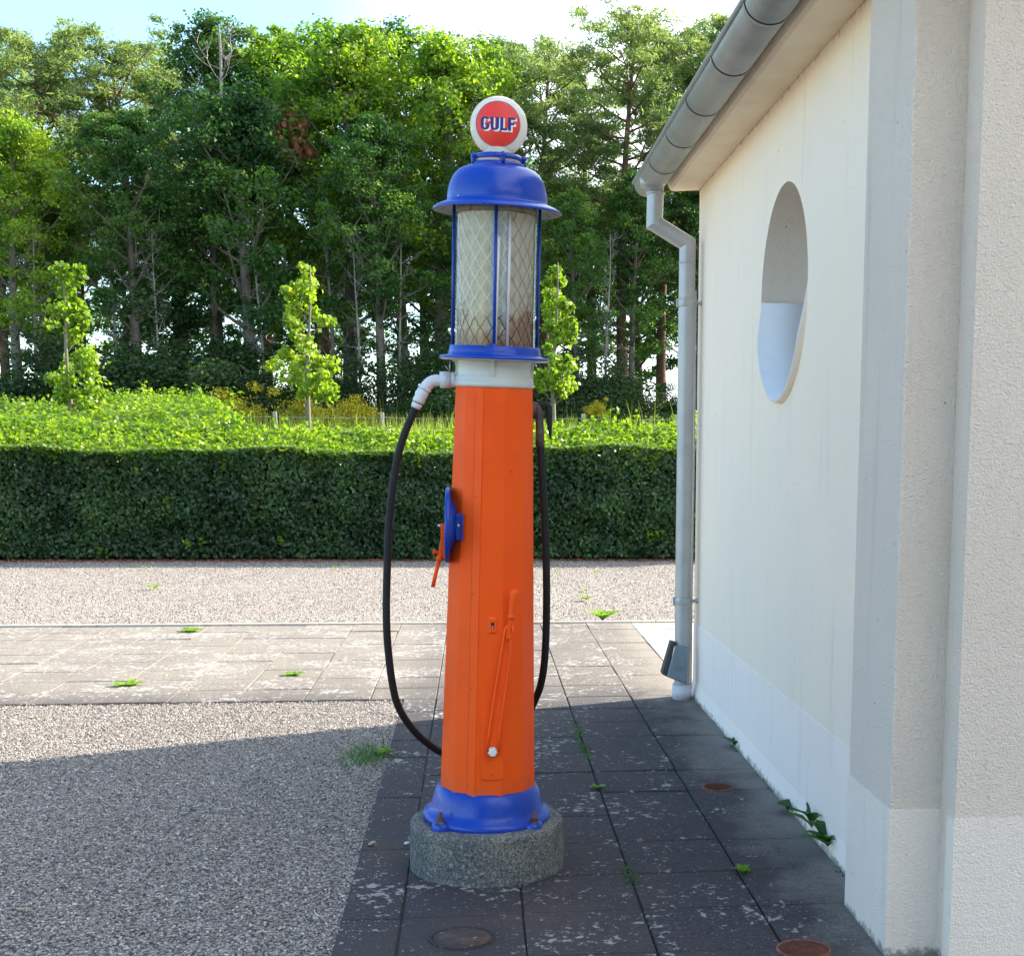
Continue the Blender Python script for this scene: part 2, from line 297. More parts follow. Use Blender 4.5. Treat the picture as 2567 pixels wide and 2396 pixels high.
class MB:
    def __init__(s): s.v = []; s.f = []; s.sm = []; s.mi = []; s.cur = 0
    def add(s, vs, fs, smooth=False, m=None):
        o = len(s.v); s.v += [tuple(v) for v in vs]
        for f in fs: s.f.append(tuple(o+i for i in f)); s.sm.append(smooth); s.mi.append(s.cur if m is None else m)
    def box(s, c, d, rot=None, m=None, taper=1.0):
        x, y, z = d[0]/2, d[1]/2, d[2]/2
        vs = [Vector((sx*x*(taper if sz > 0 else 1), sy*y*(taper if sz > 0 else 1), sz*z)) for sz in (-1, 1) for sy in (-1, 1) for sx in (-1, 1)]
        if rot is not None: vs = [rot @ v for v in vs]
        s.add([v+Vector(c) for v in vs], [(0, 2, 3, 1), (4, 5, 7, 6), (0, 1, 5, 4), (2, 6, 7, 3), (0, 4, 6, 2), (1, 3, 7, 5)], m=m)
    def bbox(s, x0, x1, y0, y1, z0, z1, m=None): s.box(((x0+x1)/2, (y0+y1)/2, (z0+z1)/2), (x1-x0, y1-y0, z1-z0), m=m)
    def lathe(s, prof, n=48, M=None, smooth=True, close=False, m=None, a0=0, a1=2*PI, rfun=None):
        full = abs(a1-a0-2*PI) < 1e-6; k = n if full else n+1; vs = []
        for (r, z) in prof:
            for i in range(k):
                a = a0+(a1-a0)*i/n; rr = r*(rfun(a, z) if rfun else 1); p = Vector((rr*math.cos(a), rr*math.sin(a), z))
                vs.append(M @ p if M else p)
        fs = []; q = len(prof)
        for j in range(q if close else q-1):
            for i in range(n):
                i2 = (i+1) % k; fs.append((j*k+i, j*k+i2, ((j+1) % q)*k+i2, ((j+1) % q)*k+i))
        s.add(vs, fs, smooth, m)
    def tube(s, pts, rad, n=12, cap=True, smooth=True, m=None, squash=None):
        pts = [Vector(p) for p in pts]; rr = rad if isinstance(rad, (list, tuple)) else [rad]*len(pts)
        vs = []; up = None; q = len(pts)
        for i, p in enumerate(pts):
            t = (pts[min(i+1, q-1)]-pts[max(i-1, 0)]).normalized()
            if up is None: up = Vector((0, 0, 1)) if abs(t.z) < .9 else Vector((0, 1, 0))
            a = t.cross(up).normalized(); b_ = a.cross(t).normalized(); up = b_
            for j in range(n):
                an = 2*PI*j/n; vs.append(p+a*math.cos(an)*rr[i]+b_*math.sin(an)*rr[i]*(squash or 1))
        fs = [(i*n+j, i*n+(j+1) % n, (i+1)*n+(j+1) % n, (i+1)*n+j) for i in range(q-1) for j in range(n)]
        if cap: fs += [tuple(range(n))[::-1], tuple(range((q-1)*n, q*n))]
        s.add(vs, fs, smooth, m)
    def prism(s, poly, y0, y1, M=None, m=None, smooth=False):
        """poly in (x,z), extruded along y"""
        k = len(poly); vs = [Vector((x, y0, z)) for x, z in poly]+[Vector((x, y1, z)) for x, z in poly]
        if M: vs = [M @ v for v in vs]
        s.add(vs, [tuple(range(k)), tuple(range(2*k-1, k-1, -1))]+[(i, i+k, (i+1) % k+k, (i+1) % k) for i in range(k)], smooth, m)
    def build(s, name, mats, parent=None, bevel=0, seg=2, autosm=None):
        me = D.meshes.new(name); me.from_pydata(s.v, [], s.f)
        if not isinstance(mats, (list, tuple)): mats = [mats]
        for m_ in mats: me.materials.append(m_)
        me.polygons.foreach_set('use_smooth', s.sm); me.polygons.foreach_set('material_index', s.mi); me.update()
        import bmesh
        bm = bmesh.new(); bm.from_mesh(me); bmesh.ops.recalc_face_normals(bm, faces=bm.faces); bm.to_mesh(me); bm.free()
        o = D.objects.new(name, me); link(o, parent)
        if bevel:
            b = o.modifiers.new('bevel', 'BEVEL'); b.width = bevel; b.segments = seg; b.limit_method = 'ANGLE'; b.angle_limit = R(40)
        return o
def resample(pts, n):
    """Catmull-Rom through pts"""
    pts = [Vector(p) for p in pts]; P_ = [pts[0]*2-pts[1]]+pts+[pts[-1]*2-pts[-2]]; out = []
    segs = len(pts)-1; per = max(1, n//segs)
    for i in range(segs):
        p0, p1, p2, p3 = P_[i:i+4]
        for j in range(per):
            t = j/per; out.append(.5*((2*p1)+(-p0+p2)*t+(2*p0-5*p1+4*p2-p3)*t*t+(-p0+3*p1-3*p2+p3)*t**3))
    out.append(pts[-1]); return out
def leaves(Pn, Nn, size, rng, aspect=.62, droop=None):
    """rhombic leaf quads at points Pn with normals Nn"""
    n = len(Pn); Nn = Nn/np.maximum(np.linalg.norm(Nn, axis=1, keepdims=True), 1e-6)
    T = rng.normal(size=(n, 3)); T -= (T*Nn).sum(1, keepdims=True)*Nn; T /= np.maximum(np.linalg.norm(T, axis=1, keepdims=True), 1e-6)
    B = np.cross(Nn, T); sz = (size*rng.uniform(.65, 1.3, n))[:, None]
    V = np.stack([Pn-T*sz*.5, Pn+B*sz*.5*aspect-T*sz*.05, Pn+T*sz*.5-Nn*sz*.12, Pn-B*sz*.5*aspect-T*sz*.05], 1).reshape(-1, 3)
    return V, np.arange(4*n).reshape(n, 4)

# ------------------------------------------------------------------ terrain, gravel, paving
def sst(t): t = np.clip(t, 0, 1); return t*t*(3-2*t)
def gz(x, y):
    """height of the terrain: flat yard, bank rising behind the hedge"""
    return -.03+1.76*sst((np.asarray(y, float)-20.6)/6.6)+.75*sst((np.asarray(y, float)-29)/16)+0.0*np.asarray(x)
rng = np.random.default_rng(7)
def ground():
    xs = np.concatenate([np.linspace(-400, -40, 10), np.linspace(-36, 36, 60), np.linspace(40, 400, 10)])
    ys = np.concatenate([np.linspace(-60, 15, 8), np.linspace(16, 60, 60), np.linspace(70, 900, 14)])
    X, Y = np.meshgrid(xs, ys); Z = gz(X, Y); Z = Z+np.where(Y > 24, .04*np.sin(X*1.7)*np.cos(Y*1.3), 0)
    V = np.stack([X, Y, Z], -1).reshape(-1, 3); nx = len(xs)
    i = np.arange((len(ys)-1)*(nx-1)); r_, c_ = i//(nx-1), i % (nx-1); a = r_*nx+c_
    me = npmesh('ground', V, np.stack([a, a+1, a+nx+1, a+nx], 1), 4, [EARTH], True)
    o = D.objects.new('ground', me); link(o); tag(o, None, None, kind='structure')
ground()
def sheet(name, x0, x1, y0, y1, z, m, nx=2, ny=2, wob=0):
    xs = np.linspace(x0, x1, nx); ys = np.linspace(y0, y1, ny); X, Y = np.meshgrid(xs, ys)
    Z = z+wob*(np.sin(X*1.3+Y*.7)*np.cos(Y*1.9-X*.4))
    V = np.stack([X, Y, Z], -1).reshape(-1, 3); i = np.arange((ny-1)*(nx-1)); a = (i//(nx-1))*nx+i % (nx-1)
    o = D.objects.new(name, npmesh(name, V, np.stack([a, a+1, a+nx+1, a+nx], 1), 4, [m], True)); link(o); tag(o, None, None, kind='structure'); return o
sheet('gravel', -30, 14, -6, 20.9, -.012, GRAVEL, 60, 40, .004)

PX0, PIT = .966, .41          # paving joints: X = PX0 - k*PIT
def paving():
    mb = MB(); g = random.Random(3); gap = .0038
    def slab(x0, x1, y0, y1, sink=0):
        z = .004+g.uniform(-.0025, .0025)-sink; tx, ty = g.uniform(-.003, .003), g.uniform(-.003, .003); e = .004
        gp = gap if y0 < 8.5 else gap*.5; x0 += gp*g.uniform(.6, 1.4); x1 -= gp*g.uniform(.5, 1.2); y0 += gp*g.uniform(.1, .9); y1 -= gp*g.uniform(.1, .8)
        def p(x, y, dz): return (x, y, z+dz+tx*(x-x0)/PIT+ty*(y-y0)/PIT)
        o = [(x0, y0), (x1, y0), (x1, y1), (x0, y1)]; i = [(x0+e, y0+e), (x1-e, y0+e), (x1-e, y1-e), (x0+e, y1-e)]
        mb.add([p(*q, -.045) for q in o]+[p(*q, -.004) for q in o]+[p(*q, 0) for q in i],
               [(8, 9, 10, 11)]+[(a, (a+1) % 4, (a+1) % 4+4, a+4) for a in range(4)]+[(a+4, (a+1) % 4+4, (a+1) % 4+8, a+8) for a in range(4)])
    # path beside the wall, rows stepped by half a slab in alternate columns
    cols = [(PX0, 1.378), (PX0-PIT, PX0), (PX0-2*PIT, PX0-PIT), (PX0-3*PIT, PX0-2*PIT), (-.47, PX0-3*PIT)]
    for ci, (x0, x1) in enumerate(cols):
        y = 5.04-.415*16
        while y < 8.60-.05:
            if not (ci == 0 and False): slab(x0, min(x1, 1.378), y, y+.415, 0 if ci < 4 else .004)
            y += .415
        ytop = y
    YR0 = ytop
    rows = int(round((12.46-YR0)/.4)); p = (12.46-YR0)/rows
    for r_ in range(rows):
        for c_ in range(-34, 18):
            x0 = PX0+c_*PIT
            slab(x0, x0+PIT, YR0+r_*p, YR0+(r_+1)*p)
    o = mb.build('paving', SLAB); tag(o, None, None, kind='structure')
    sheet('joint_sand', -.45, 1.5, -2, YR0, -.0065, SAND); sheet('joint_sand', -13.2, 8, YR0, 12.46, -.0065, SAND)
    kb = MB(); x = -13.4
    while x < 8: kb.box((x+.5, 12.495, -.02), (.992, .062, .085)); x += 1.0
    o = kb.build('kerb', KERBM, bevel=.006); tag(o, None, None, kind='structure')
    return YR0
YR0 = paving()

def icos(n, rng, lo, hi):
    t = (1+5**.5)/2
    v = np.array([(-1, t, 0), (1, t, 0), (-1, -t, 0), (1, -t, 0), (0, -1, t), (0, 1, t), (0, -1, -t), (0, 1, -t), (t, 0, -1), (t, 0, 1), (-t, 0, -1), (-t, 0, 1)], float)/1.9
    f = np.array([(0, 11, 5), (0, 5, 1), (0, 1, 7), (0, 7, 10), (0, 10, 11), (1, 5, 9), (5, 11, 4), (11, 10, 2), (10, 7, 6), (7, 1, 8), (3, 9, 4), (3, 4, 2), (3, 2, 6), (3, 6, 8), (3, 8, 9), (4, 9, 5), (2, 4, 11), (6, 2, 10), (8, 6, 7), (9, 8, 1)])
    s = rng.uniform(lo, hi, n)[:, None]*np.stack([rng.uniform(.7, 1.5, n), rng.uniform(.55, 1, n), rng.uniform(.4, .75, n)], 1)/2
    V = v[None]*s[:, None, :]*rng.uniform(.82, 1.18, (n, 12, 1))
    a = rng.uniform(0, 2*PI, n); b = rng.normal(0, .35, n)
    ca, sa, cb, sb = np.cos(a), np.sin(a), np.cos(b), np.sin(b)
    x = V[..., 0]*cb[:, None]-V[..., 2]*sb[:, None]; z = V[..., 0]*sb[:, None]+V[..., 2]*cb[:, None]; y = V[..., 1]
    V = np.stack([x*ca[:, None]-y*sa[:, None], x*sa[:, None]+y*ca[:, None], z], -1)
    return V, (f[None]+12*np.arange(n)[:, None, None]).reshape(-1, 3)
def stones(n, box, lo, hi, seed, keep=None):
    r_ = np.random.default_rng(seed); x = r_.uniform(box[0], box[1], n); y = r_.uniform(box[2], box[3], n)
    if keep is not None: k = keep(x, y, r_); x, y = x[k], y[k]
    n = len(x); V, Fc = icos(n, r_, lo, hi); V[..., 0] += x[:, None]; V[..., 1] += y[:, None]; V[..., 2] += (-.007+r_.uniform(-.002, .005, n))[:, None]
    o = D.objects.new('loose_gravel', npmesh('loose_gravel', V.reshape(-1, 3), Fc, 3, [STONE], False)); link(o); return tag(o, 'grey and pinkish loose gravel stones of the yard', 'gravel', kind='stuff')
def kp1(x, y, r_):
    edge = -.455+.05*np.sin(y*3.1)+.03*np.sin(y*11)+.1*np.exp(-((y-5.15)/.22)**2)+.05*np.exp(-((y-4.2)/.25)**2)
    d = x-edge; return (r_.uniform(0, 1, len(x)) < np.where(d < 0, 1, np.exp(-d/.055)*.8)) & (r_.uniform(0, 1, len(x)) < np.where(y < YR0-.01, 1, np.exp(-(y-YR0+.01)/.07)*.7))
stones(150000, (-3.2, -.1, 3.8, YR0+.25), .004, .0115, 11, kp1); stones(900, (-3.2, -.3, 3.9, YR0), .014, .022, 15, kp1)
stones(70000, (-7.6, 3.6, 12.53, 19.9), .006, .017, 12)
stones(900, (-.42, 1.3, 3.9, YR0), .004, .010, 13, lambda x, y, r_: r_.uniform(0, 1, len(x)) < np.exp(-(x+.42)/.22)+.04)

# ------------------------------------------------------------------ house
XW = 1.38; YE = 8.80
house = thing('house', 'cream rendered house with a round window and an overhanging eave', 'house', (XW, YE, 0))
Mh = Matrix.Translation((-XW, -YE, 0))
def hb(mb, name, m, parent=None, **k):
    mb.v = [tuple(Vector(v)+Vector((-XW, -YE, 0))) for v in mb.v]; return mb.build(name, m, parent or house, **k)
# long wall with the round opening
WC, WZ, WR = 6.34, 2.275, .487; ZT = 3.62
mb = MB(); n = 72; ring = [(WC+WR*math.cos(2*PI*i/n), WZ+WR*math.sin(2*PI*i/n)) for i in range(n)]
sq = []
for i in range(n):
    c_, s_ = math.cos(2*PI*i/n), math.sin(2*PI*i/n); q = .7/max(abs(c_), abs(s_)); sq.append((WC+q*c_, WZ+q*s_))
vs = [(XW, y, z) for y, z in ring]+[(XW, y, z) for y, z in sq]
mb.add(vs, [(i, (i+1) % n, n+(i+1) % n, n+i) for i in range(n)])
y0, y1, z0, z1 = WC-.7, WC+.7, WZ-.7, WZ+.7
for a in ((4.3, y0, -.1, ZT), (y1, YE, -.1, ZT), (y0, y1, -.1, z0), (y0, y1, z1, ZT)):
    mb.add([(XW, a[0], a[2]), (XW, a[1], a[2]), (XW, a[1], a[3]), (XW, a[0], a[3])], [(0, 1, 2, 3)])
mb.add([(XW, y, z) for y, z in ring]+[(XW+.34, y, z) for y, z in ring], [(i, (i+1) % n, n+(i+1) % n, n+i) for i in range(n)], True)
mb.add([(XW, YE, -.1), (9.4, YE, -.1), (9.4, YE, ZT), (5.4, YE, ZT+1.85), (XW, YE, ZT)], [(0, 1, 2, 3, 4)])
mb.add([(9.4, YE, -.1), (9.4, 4.0, -.1), (9.4, 4.0, ZT), (9.4, YE, ZT)], [(0, 1, 2, 3)])
hb(mb, 'wall', PLASTER)
# near gable wall in coarse render, stepped back in front of the pilaster
mb = MB()
mb.add([(1.435, 3.985, -.1), (9.4, 3.985, -.1), (9.4, 3.985, ZT), (5.4, 3.985, ZT+1.85), (1.435, 3.985, ZT)], [(0, 1, 2, 3, 4)])
mb.add([(1.435, 3.985, -.1), (1.435, 4.3, -.1), (1.435, 4.3, ZT), (1.435, 3.985, ZT)], [(0, 1, 2, 3)])
hb(mb, 'gable_wall', PLROUGH)
mb = MB(); mb.bbox(1.27, 1.5, 4.113, 4.60, -.1, ZT); o = hb(mb, 'pilaster', PLROUGH, bevel=.008, seg=3)
# plinth paint: a thin coat 3 mm proud
PH = .475
mb = MB(); mb.bbox(XW-.003, XW+.05, 4.6, YE+.003, -.05, PH)
rf = [(XW-.02, .0), (XW-.006, .09), (XW+.01, .16)]
mb.add([(x, y, z) for y in (4.6, YE+.012) for x, z in rf], [(0, 1, 4, 3), (1, 2, 5, 4)], True)
hb(mb, 'plinth_paint', PLINTH)
mb = MB(); mb.bbox(1.267, 1.5, 4.110, 4.603, -.05, PH); o = hb(mb, 'pilaster_foot', PLINR, bevel=.0025, seg=3)
mb = MB(); mb.bbox(1.432, 9.4, 3.982, 4.05, -.05, PH); hb(mb, 'gable_foot', PLINR)
# round window: metal lining of the lower half, frame and pane deep in the opening
win = D.objects.new('window', None); link(win, house); win.location = (0, 0, 0)
a = [PI+PI*i/48 for i in range(49)]
def rimx(t): return XW+.002-.030*min(1, 2.2*abs(math.sin(t)))
mb = MB(); vs = []
for t in a:
    for x, r_ in ((rimx(t), .483), (rimx(t), .478), (1.70, .478), (1.70, .483)): vs.append((x, WC+r_*math.cos(t), WZ+.01+r_*math.sin(t)))
mb.add(vs, [(4*i+j, 4*i+(j+1) % 4, 4*i+4+(j+1) % 4, 4*i+4+j) for i in range(48) for j in range(4)], True)
hb(mb, 'sill_lining', SILLM, win)
mb = MB(); vs = []
for t in a:
    for x, r_ in ((rimx(t)+.0015, .4835), (rimx(t)+.0015, .491), (XW+.01, .497)): vs.append((x, WC+r_*math.cos(t), WZ+.01+r_*math.sin(t)))
mb.add(vs, [(3*i+j, 3*i+j+1, 3*i+4+j, 3*i+3+j) for i in range(48) for j in range(2)], True)
hb(mb, 'sill_edge', PLASTER, win)
mb = MB(); mb.add([(1.705, WC+.487*math.cos(2*PI*i/48), WZ+.487*math.sin(2*PI*i/48)) for i in range(48)], [tuple(range(48))]); hb(mb, 'pane', mat('dark window glass', (.03, .04, .05), .05), win)
mb = MB(); mb.lathe([(.43, -.02), (.487, -.02), (.487, .02), (.43, .02)], 48, Matrix.Translation((1.69, WC, WZ)) @ Matrix.Rotation(PI/2, 4, 'Y'), close=True); hb(mb, 'window_frame', LWHITE, win)
# eave box with rounded nose, soffit and end board
mb = MB(); pr = [(XW-.002, 3.16), (1.232, 3.148), (1.205, 3.15), (1.19, 3.165), (1.178, 3.2), (1.178, 3.30), (XW+.2, 3.30+.09)]
k = len(pr); ys_ = [3.6+(YE+.02-3.6)*i/30 for i in range(31)]
g = random.Random(5); vs = []
for y in ys_:
    w = g.uniform(-.002, .002)
    vs += [(x+w*(i > 0), y, z+w*.5) for i, (x, z) in enumerate(pr)]
fs = [(a_*k+i, a_*k+i+1, (a_+1)*k+i+1, (a_+1)*k+i) for a_ in range(30) for i in range(k-1)]+[tuple(range(k)), tuple(range(30*k, 31*k))[::-1]]
mb.add(vs, fs, False); hb(mb, 'eave', SOFFIT)
# roof
mb = MB(); sl = math.tan(R(25))
x0, z0 = 1.06, 3.27
for (ya, yb) in ((3.55, 9.0),):
    xr = 5.4; zr = z0+.04+(xr-x0)*sl
    P_ = [(x0, z0), (xr, zr), (9.75, z0), (9.75, z0+.07), (xr, zr+.08), (x0, z0+.07)]
    mb.prism(P_, ya, yb)
hb(mb, 'roof', ROOFM)
# gutter
gx, gzc, grx, grz, gy1 = 1.083, 3.215, .092, .080, 8.98
mb = MB(); prof = [(gx+grx*math.cos(t), gzc+grz*math.sin(t)) for t in [PI+PI*i/24 for i in range(25)]]
inner = [(gx+(grx-.004)*math.cos(t), gzc+(grz-.004)*math.sin(t)) for t in [2*PI-PI*i/24 for i in range(25)]]
pp = prof+inner; k = len(pp)
vs = [(x, y, z) for y in (3.5, gy1) for x, z in pp]
mb.add(vs, [(i, (i+1) % k, (i+1) % k+k, i+k) for i in range(k)]+[tuple(range(k))[::-1], tuple(range(k, 2*k))], True)
mb.add([(x, gy1-.002, z) for x, z in prof], [tuple(range(25))])
mb.tube([(gx-grx-.004, 3.5, gzc+.004), (gx-grx-.004, gy1, gzc+.004)], .011, 10)
gut = hb(mb, 'gutter', ZINC)
for yj in (3.85, 4.58, 5.32, 6.05, 6.78, 7.50, 8.21):
    mb = MB(); vs = []
    for y in (yj-.005, yj-.004, yj+.022, yj+.022):
        rr = .003 if y != yj+.022 else .0035
        vs += [(gx+(grx+rr)*math.cos(t), y, gzc+(grz+rr)*math.sin(t)) for t in [PI+PI*i/24 for i in range(25)]]
    mb.add(vs[25:75], [(i, i+1, i+26, i+25) for i in range(24)], True, 0)
    hb(mb, 'gutter_joint', [ZINC], gut)
    mb = MB(); vs = []
    for y in (yj-.014, yj-.005): vs += [(gx+(grx+.0012)*math.cos(t), y, gzc+(grz+.0012)*math.sin(t)) for t in [PI+PI*i/24 for i in range(25)]]
    mb.add(vs, [(i, i+1, i+26, i+25) for i in range(24)], True)
    hb(mb, 'joint_seal', DARK, gut)
# downpipe: outlet, swan neck, straight fall, brackets, leaf trap, socket
dp = D.objects.new('downpipe', None); link(dp, house)
YD = 8.66; q0 = onY(1643, 487, YD); xa = q0.x; zA = q0.z; e1 = onY(1635, 560, YD); e2 = onY(1722, 612, YD); rp_ = .0505
g0 = onY(1709, 1750, YD)
mb = MB(); fr = [(xa, YD, gzc-grz*.7), (xa, YD, gzc-grz-.01), (xa, YD, zA+.01), (xa, YD, zA-.02)]
mb.tube([(xa-.012, YD, gzc-grz*.25), (xa-.010, YD, gzc-grz*.75), (xa-.004, YD, zA+.06), (xa, YD, zA+.012)], [.085, .082, .056, .053], 24)
mb.tube([(xa, YD, zA+.012), (xa, YD, zA-.004)], [.056, .056], 24); hb(mb, 'outlet', ALU, dp)
def mitre(pts, r, n=24):
    m_ = MB(); P_ = [Vector(p) for p in pts]; rings = []
    for i, p in enumerate(P_):
        if i == 0: t1 = t2 = (P_[1]-p).normalized()
        elif i == len(P_)-1: t1 = t2 = (p-P_[i-1]).normalized()
        else: t1 = (p-P_[i-1]).normalized(); t2 = (P_[i+1]-p).normalized()
        nrm = (t1+t2).normalized(); a_ = Vector((0, 1, 0)); b0 = t1.cross(a_).normalized(); rg = []
        for j in range(n):
            w = a_*math.cos(2*PI*j/n)*r+b0*math.sin(2*PI*j/n)*r
            s_ = -w.dot(nrm)/t1.dot(nrm); rg.append(p+w+t1*s_)
        rings.append(rg)
    for i in range(len(P_)-1):
        m_.add(rings[i]+rings[i+1], [(j, (j+1) % n, n+(j+1) % n, n+j) for j in range(n)], True)
    return m_
top = (xa, YD, zA+.002); E1 = (xa-.004, YD, e1.z); E2 = (g0.x+.003, YD, e2.z); low = (g0.x, YD, .06)
m_ = mitre([top, E1, E2, (g0.x+.002, YD, e2.z-.35), low], rp_); hb(m_, 'pipe', ALU, dp)
for px_, py_ in ((1722, 660), (1712, 1622)):
    z_ = onY(px_, py_, YD).z; mb = MB(); mb.tube([(g0.x+.002, YD, z_+.006), (g0.x+.002, YD, z_-.006)], rp_+.0025, 24); hb(mb, 'pipe_joint', ALU, dp)
for py_ in (760, 1506):
    z_ = onY(1720, py_, YD).z; mb = MB()
    mb.tube([(g0.x+.001, YD, z_+.022), (g0.x+.001, YD, z_-.022)], rp_+.0045, 28)
    mb.tube([(g0.x+.001, YD, z_+.03), (g0.x+.001, YD, z_+.026)], rp_+.002, 28)
    mb.tube([(g0.x+.05, YD, z_), (XW+.01, YD, z_)], .010, 10); mb.tube([(XW-.012, YD, z_), (XW+.004, YD, z_)], [.014, .02], 12)
    mb.box((g0.x-.01, YD-rp_-.004, z_), (.034, .006, .034)); mb.box((g0.x-.055, YD, z_), (.016, .02, .05)); hb(mb, 'bracket', ALU, dp, bevel=.001)
mb = MB(); mb.lathe([(.0505, .0), (.062, .0), (.062, .098), (.054, .098)], 28, Matrix.Translation((g0.x, YD, 0))); hb(mb, 'pipe_socket', SOCKET, dp)
LT = mat('leaf trap grey plastic', (.21, .26, .29), .5, var=(20, (.17, .2, .22), .4, .7))
mb = MB()
c1 = [(g0.x-.055, .355), (g0.x+.022, .345), (g0.x+.022, .105), (g0.x-.105, .155)]
mb.prism(c1, YD-.075, YD-.05); hb(mb, 'leaf_trap', LT, dp, bevel=.008)
mb = MB(); c2 = [(g0.x-.078, .375), (g0.x-.052, .372), (g0.x-.10, .15), (g0.x-.135, .17)]
mb.prism(c2, YD-.05, YD+.045); hb(mb, 'leaf_trap_flap', mat('dirty flap', (.08, .075, .07), .8), dp, bevel=.003)
# conductor cable down the corner of the wall
mb = MB(); mb.tube([(XW-.02, YE-.01, 2.55), (XW-.016, YE-.01, 1.6), (XW-.02, YE-.01, .8), (XW-.018, YE-.01, .02)], .006, 8); hb(mb, 'earthing_wire', ALU)

# ------------------------------------------------------------------ petrol pump (local frame: x right, y away, z along its own axis)
PB = Vector((.029, 5.2109, .19)); AX = Vector((.02294, -.045, 1)).normalized()
rx = Vector((1, 0, 0)); rx = (rx-AX*rx.dot(AX)).normalized(); ry = AX.cross(rx)
PM = Matrix(((rx.x, ry.x, AX.x, PB.x), (rx.y, ry.y, AX.y, PB.y), (rx.z, ry.z, AX.z, PB.z), (0, 0, 0, 1))); PI_ = PM.inverted()
def pl(px, py, y=0.0):
    """photo pixel -> pump-local point on the plane local y = y"""
    o = PI_ @ Vector((0, 0, H)); d = PI_.to_3x3() @ ray(px, py); return o+d*((y-o.y)/d.y)
pump = thing('petrol_pump', 'tall vintage orange and blue petrol pump with a glass cylinder and round sign globe', 'petrol pump')
pump.matrix_world = PM
def pb(mb, name, m, parent=None, **k): return mb.build(name, m, parent or pump, **k)
# cast base with four bolted lugs
mb = MB(); mb.lathe([(.15, .002), (.236, .002), (.2405, .012), (.238, .028), (.228, .036), (.2155, .042), (.209, .060), (.203, .085), (.196, .108), (.187, .126), (.178, .136), (.15, .137)], 72)
for a in (-45, -135, 45, 135):
    ax_, ay_ = math.cos(R(a)), math.sin(R(a)); c = Vector((ax_*.236, ay_*.236, 0))
    mb.lathe([(.036, .002), (.036, .024), (.032, .030), (.001, .032)], 24, Matrix.Translation(c))
base = pb(mb, 'cast_base', BLUE)
for a in (-45, -135, 45, 135):
    c = Vector((math.cos(R(a))*.243, math.sin(R(a))*.243, 0)); mb = MB()
    mb.lathe([(.019, .031), (.019, .035), (.002, .035)], 20, Matrix.Translation(c)); mb.lathe([(.0135, .034), (.0135, .050), (.001, .051)], 6, Matrix.Translation(c), smooth=False)
    mb.cur = 1; mb.lathe([(.0075, .05), (.0075, .068), (.0055, .071), (.0005, .071)], 12, Matrix.Translation(c))
    pb(mb, 'anchor_bolt', [GUN, RUST], base)
# twelve-sided tapering column
Z0, Z1, R0, R1 = .117, 1.608, .1815, .1415
def cv(i, z, off=0): r_ = R0+(R1-R0)*(z-Z0)/(Z1-Z0)+off; a = R(-75+30*(i-0)); return Vector((r_*math.sin(0)+r_*math.cos(a-0*PI), 0, 0))
def cvert(deg, z, off=0):
    r_ = R0+(R1-R0)*(z-Z0)/(Z1-Z0)+off; a = R(deg); return Vector((r_*math.sin(a), -r_*math.cos(a), z))
mb = MB(); nz = 24; vs = []; g = random.Random(2)
for j in range(nz+1):
    z = Z0+(Z1-Z0)*j/nz
    for i in range(12): vs.append(cvert(-15+30*i, z, g.uniform(-.0005, .0005)))
mb.add(vs, [(j*12+i, j*12+(i+1) % 12, (j+1)*12+(i+1) % 12, (j+1)*12+i) for j in range(nz) for i in range(12)]+[tuple(range(nz*12, nz*12+12))])
col_ = pb(mb, 'column', ORANGE)
# overlapping sheet edge (seam) on the facet left of the front, with screws
mb = MB(); NN = 20; vs = []
def seamp(t, z, off):
    a, b_ = cvert(-45, z), cvert(-15, z); p = a.lerp(b_, t); nrm = Vector((math.sin(R(-30)), -math.cos(R(-30)), 0)); return p+nrm*off
for j in range(NN+1):
    z = Z0+.003+(Z1-Z0-.006)*j/NN; px_ = 1174+(1200.5-1174)*(z-Z0)/(Z1-Z0)
    w = g.uniform(-.0006, .0006); ts = .66-.06*(z-Z0)
    vs += [seamp(ts, z, .0002), seamp(ts, z, .0034+w), seamp(.985, z, .0030), seamp(.985, z, .0002)]
mb.add(vs, [(4*j+i, 4*j+i+1, 4*j+5+i, 4*j+4+i) for j in range(NN) for i in range(3)])
pb(mb, 'lap_seam', ORANGE, col_)
mb = MB(); vs = []
for j in range(NN+1):
    z = Z0+.004+(Z1-Z0-.008)*j/NN; ts = .66-.06*(z-Z0); w = g.uniform(-.0008, .0008)
    vs += [seamp(ts-.030+w*3, z, .0009), seamp(ts-.004, z, .0009)]
mb.add(vs, [(2*j, 2*j+1, 2*j+3, 2*j+2) for j in range(NN)]); pb(mb, 'seam_gap', mat('seam shadow colour', (.16, .03, .012), .9, var=(60, (.5, .07, .01), .45, .6)), col_)  # dark strip painting the shadow beside the lapped sheet edge
for py_ in (1000, 1246, 1487, 1724, 1960):
    z = pl(1190, py_, -.15).z; p = seamp(.70-.06*(z-Z0)+.02, z, .003); mb = MB()
    M_ = Matrix.Translation(p) @ Vector((math.sin(R(-30)), -math.cos(R(-30)), 0)).to_track_quat('Z', 'Y').to_matrix().to_4x4()
    mb.lathe([(.0048, -.001), (.0046, .0015), (.003, .0026), (.0003, .0028)], 12, M_); mb.lathe([(.0049, .0003), (.0056, .0003)], 12, M_, m=1)
    pb(mb, 'screw', [ORANGE, RUST], col_)
def fy(z, off=.0): return -((R0+(R1-R0)*(z-Z0)/(Z1-Z0))*math.cos(R(15))+off)     # front facet plane
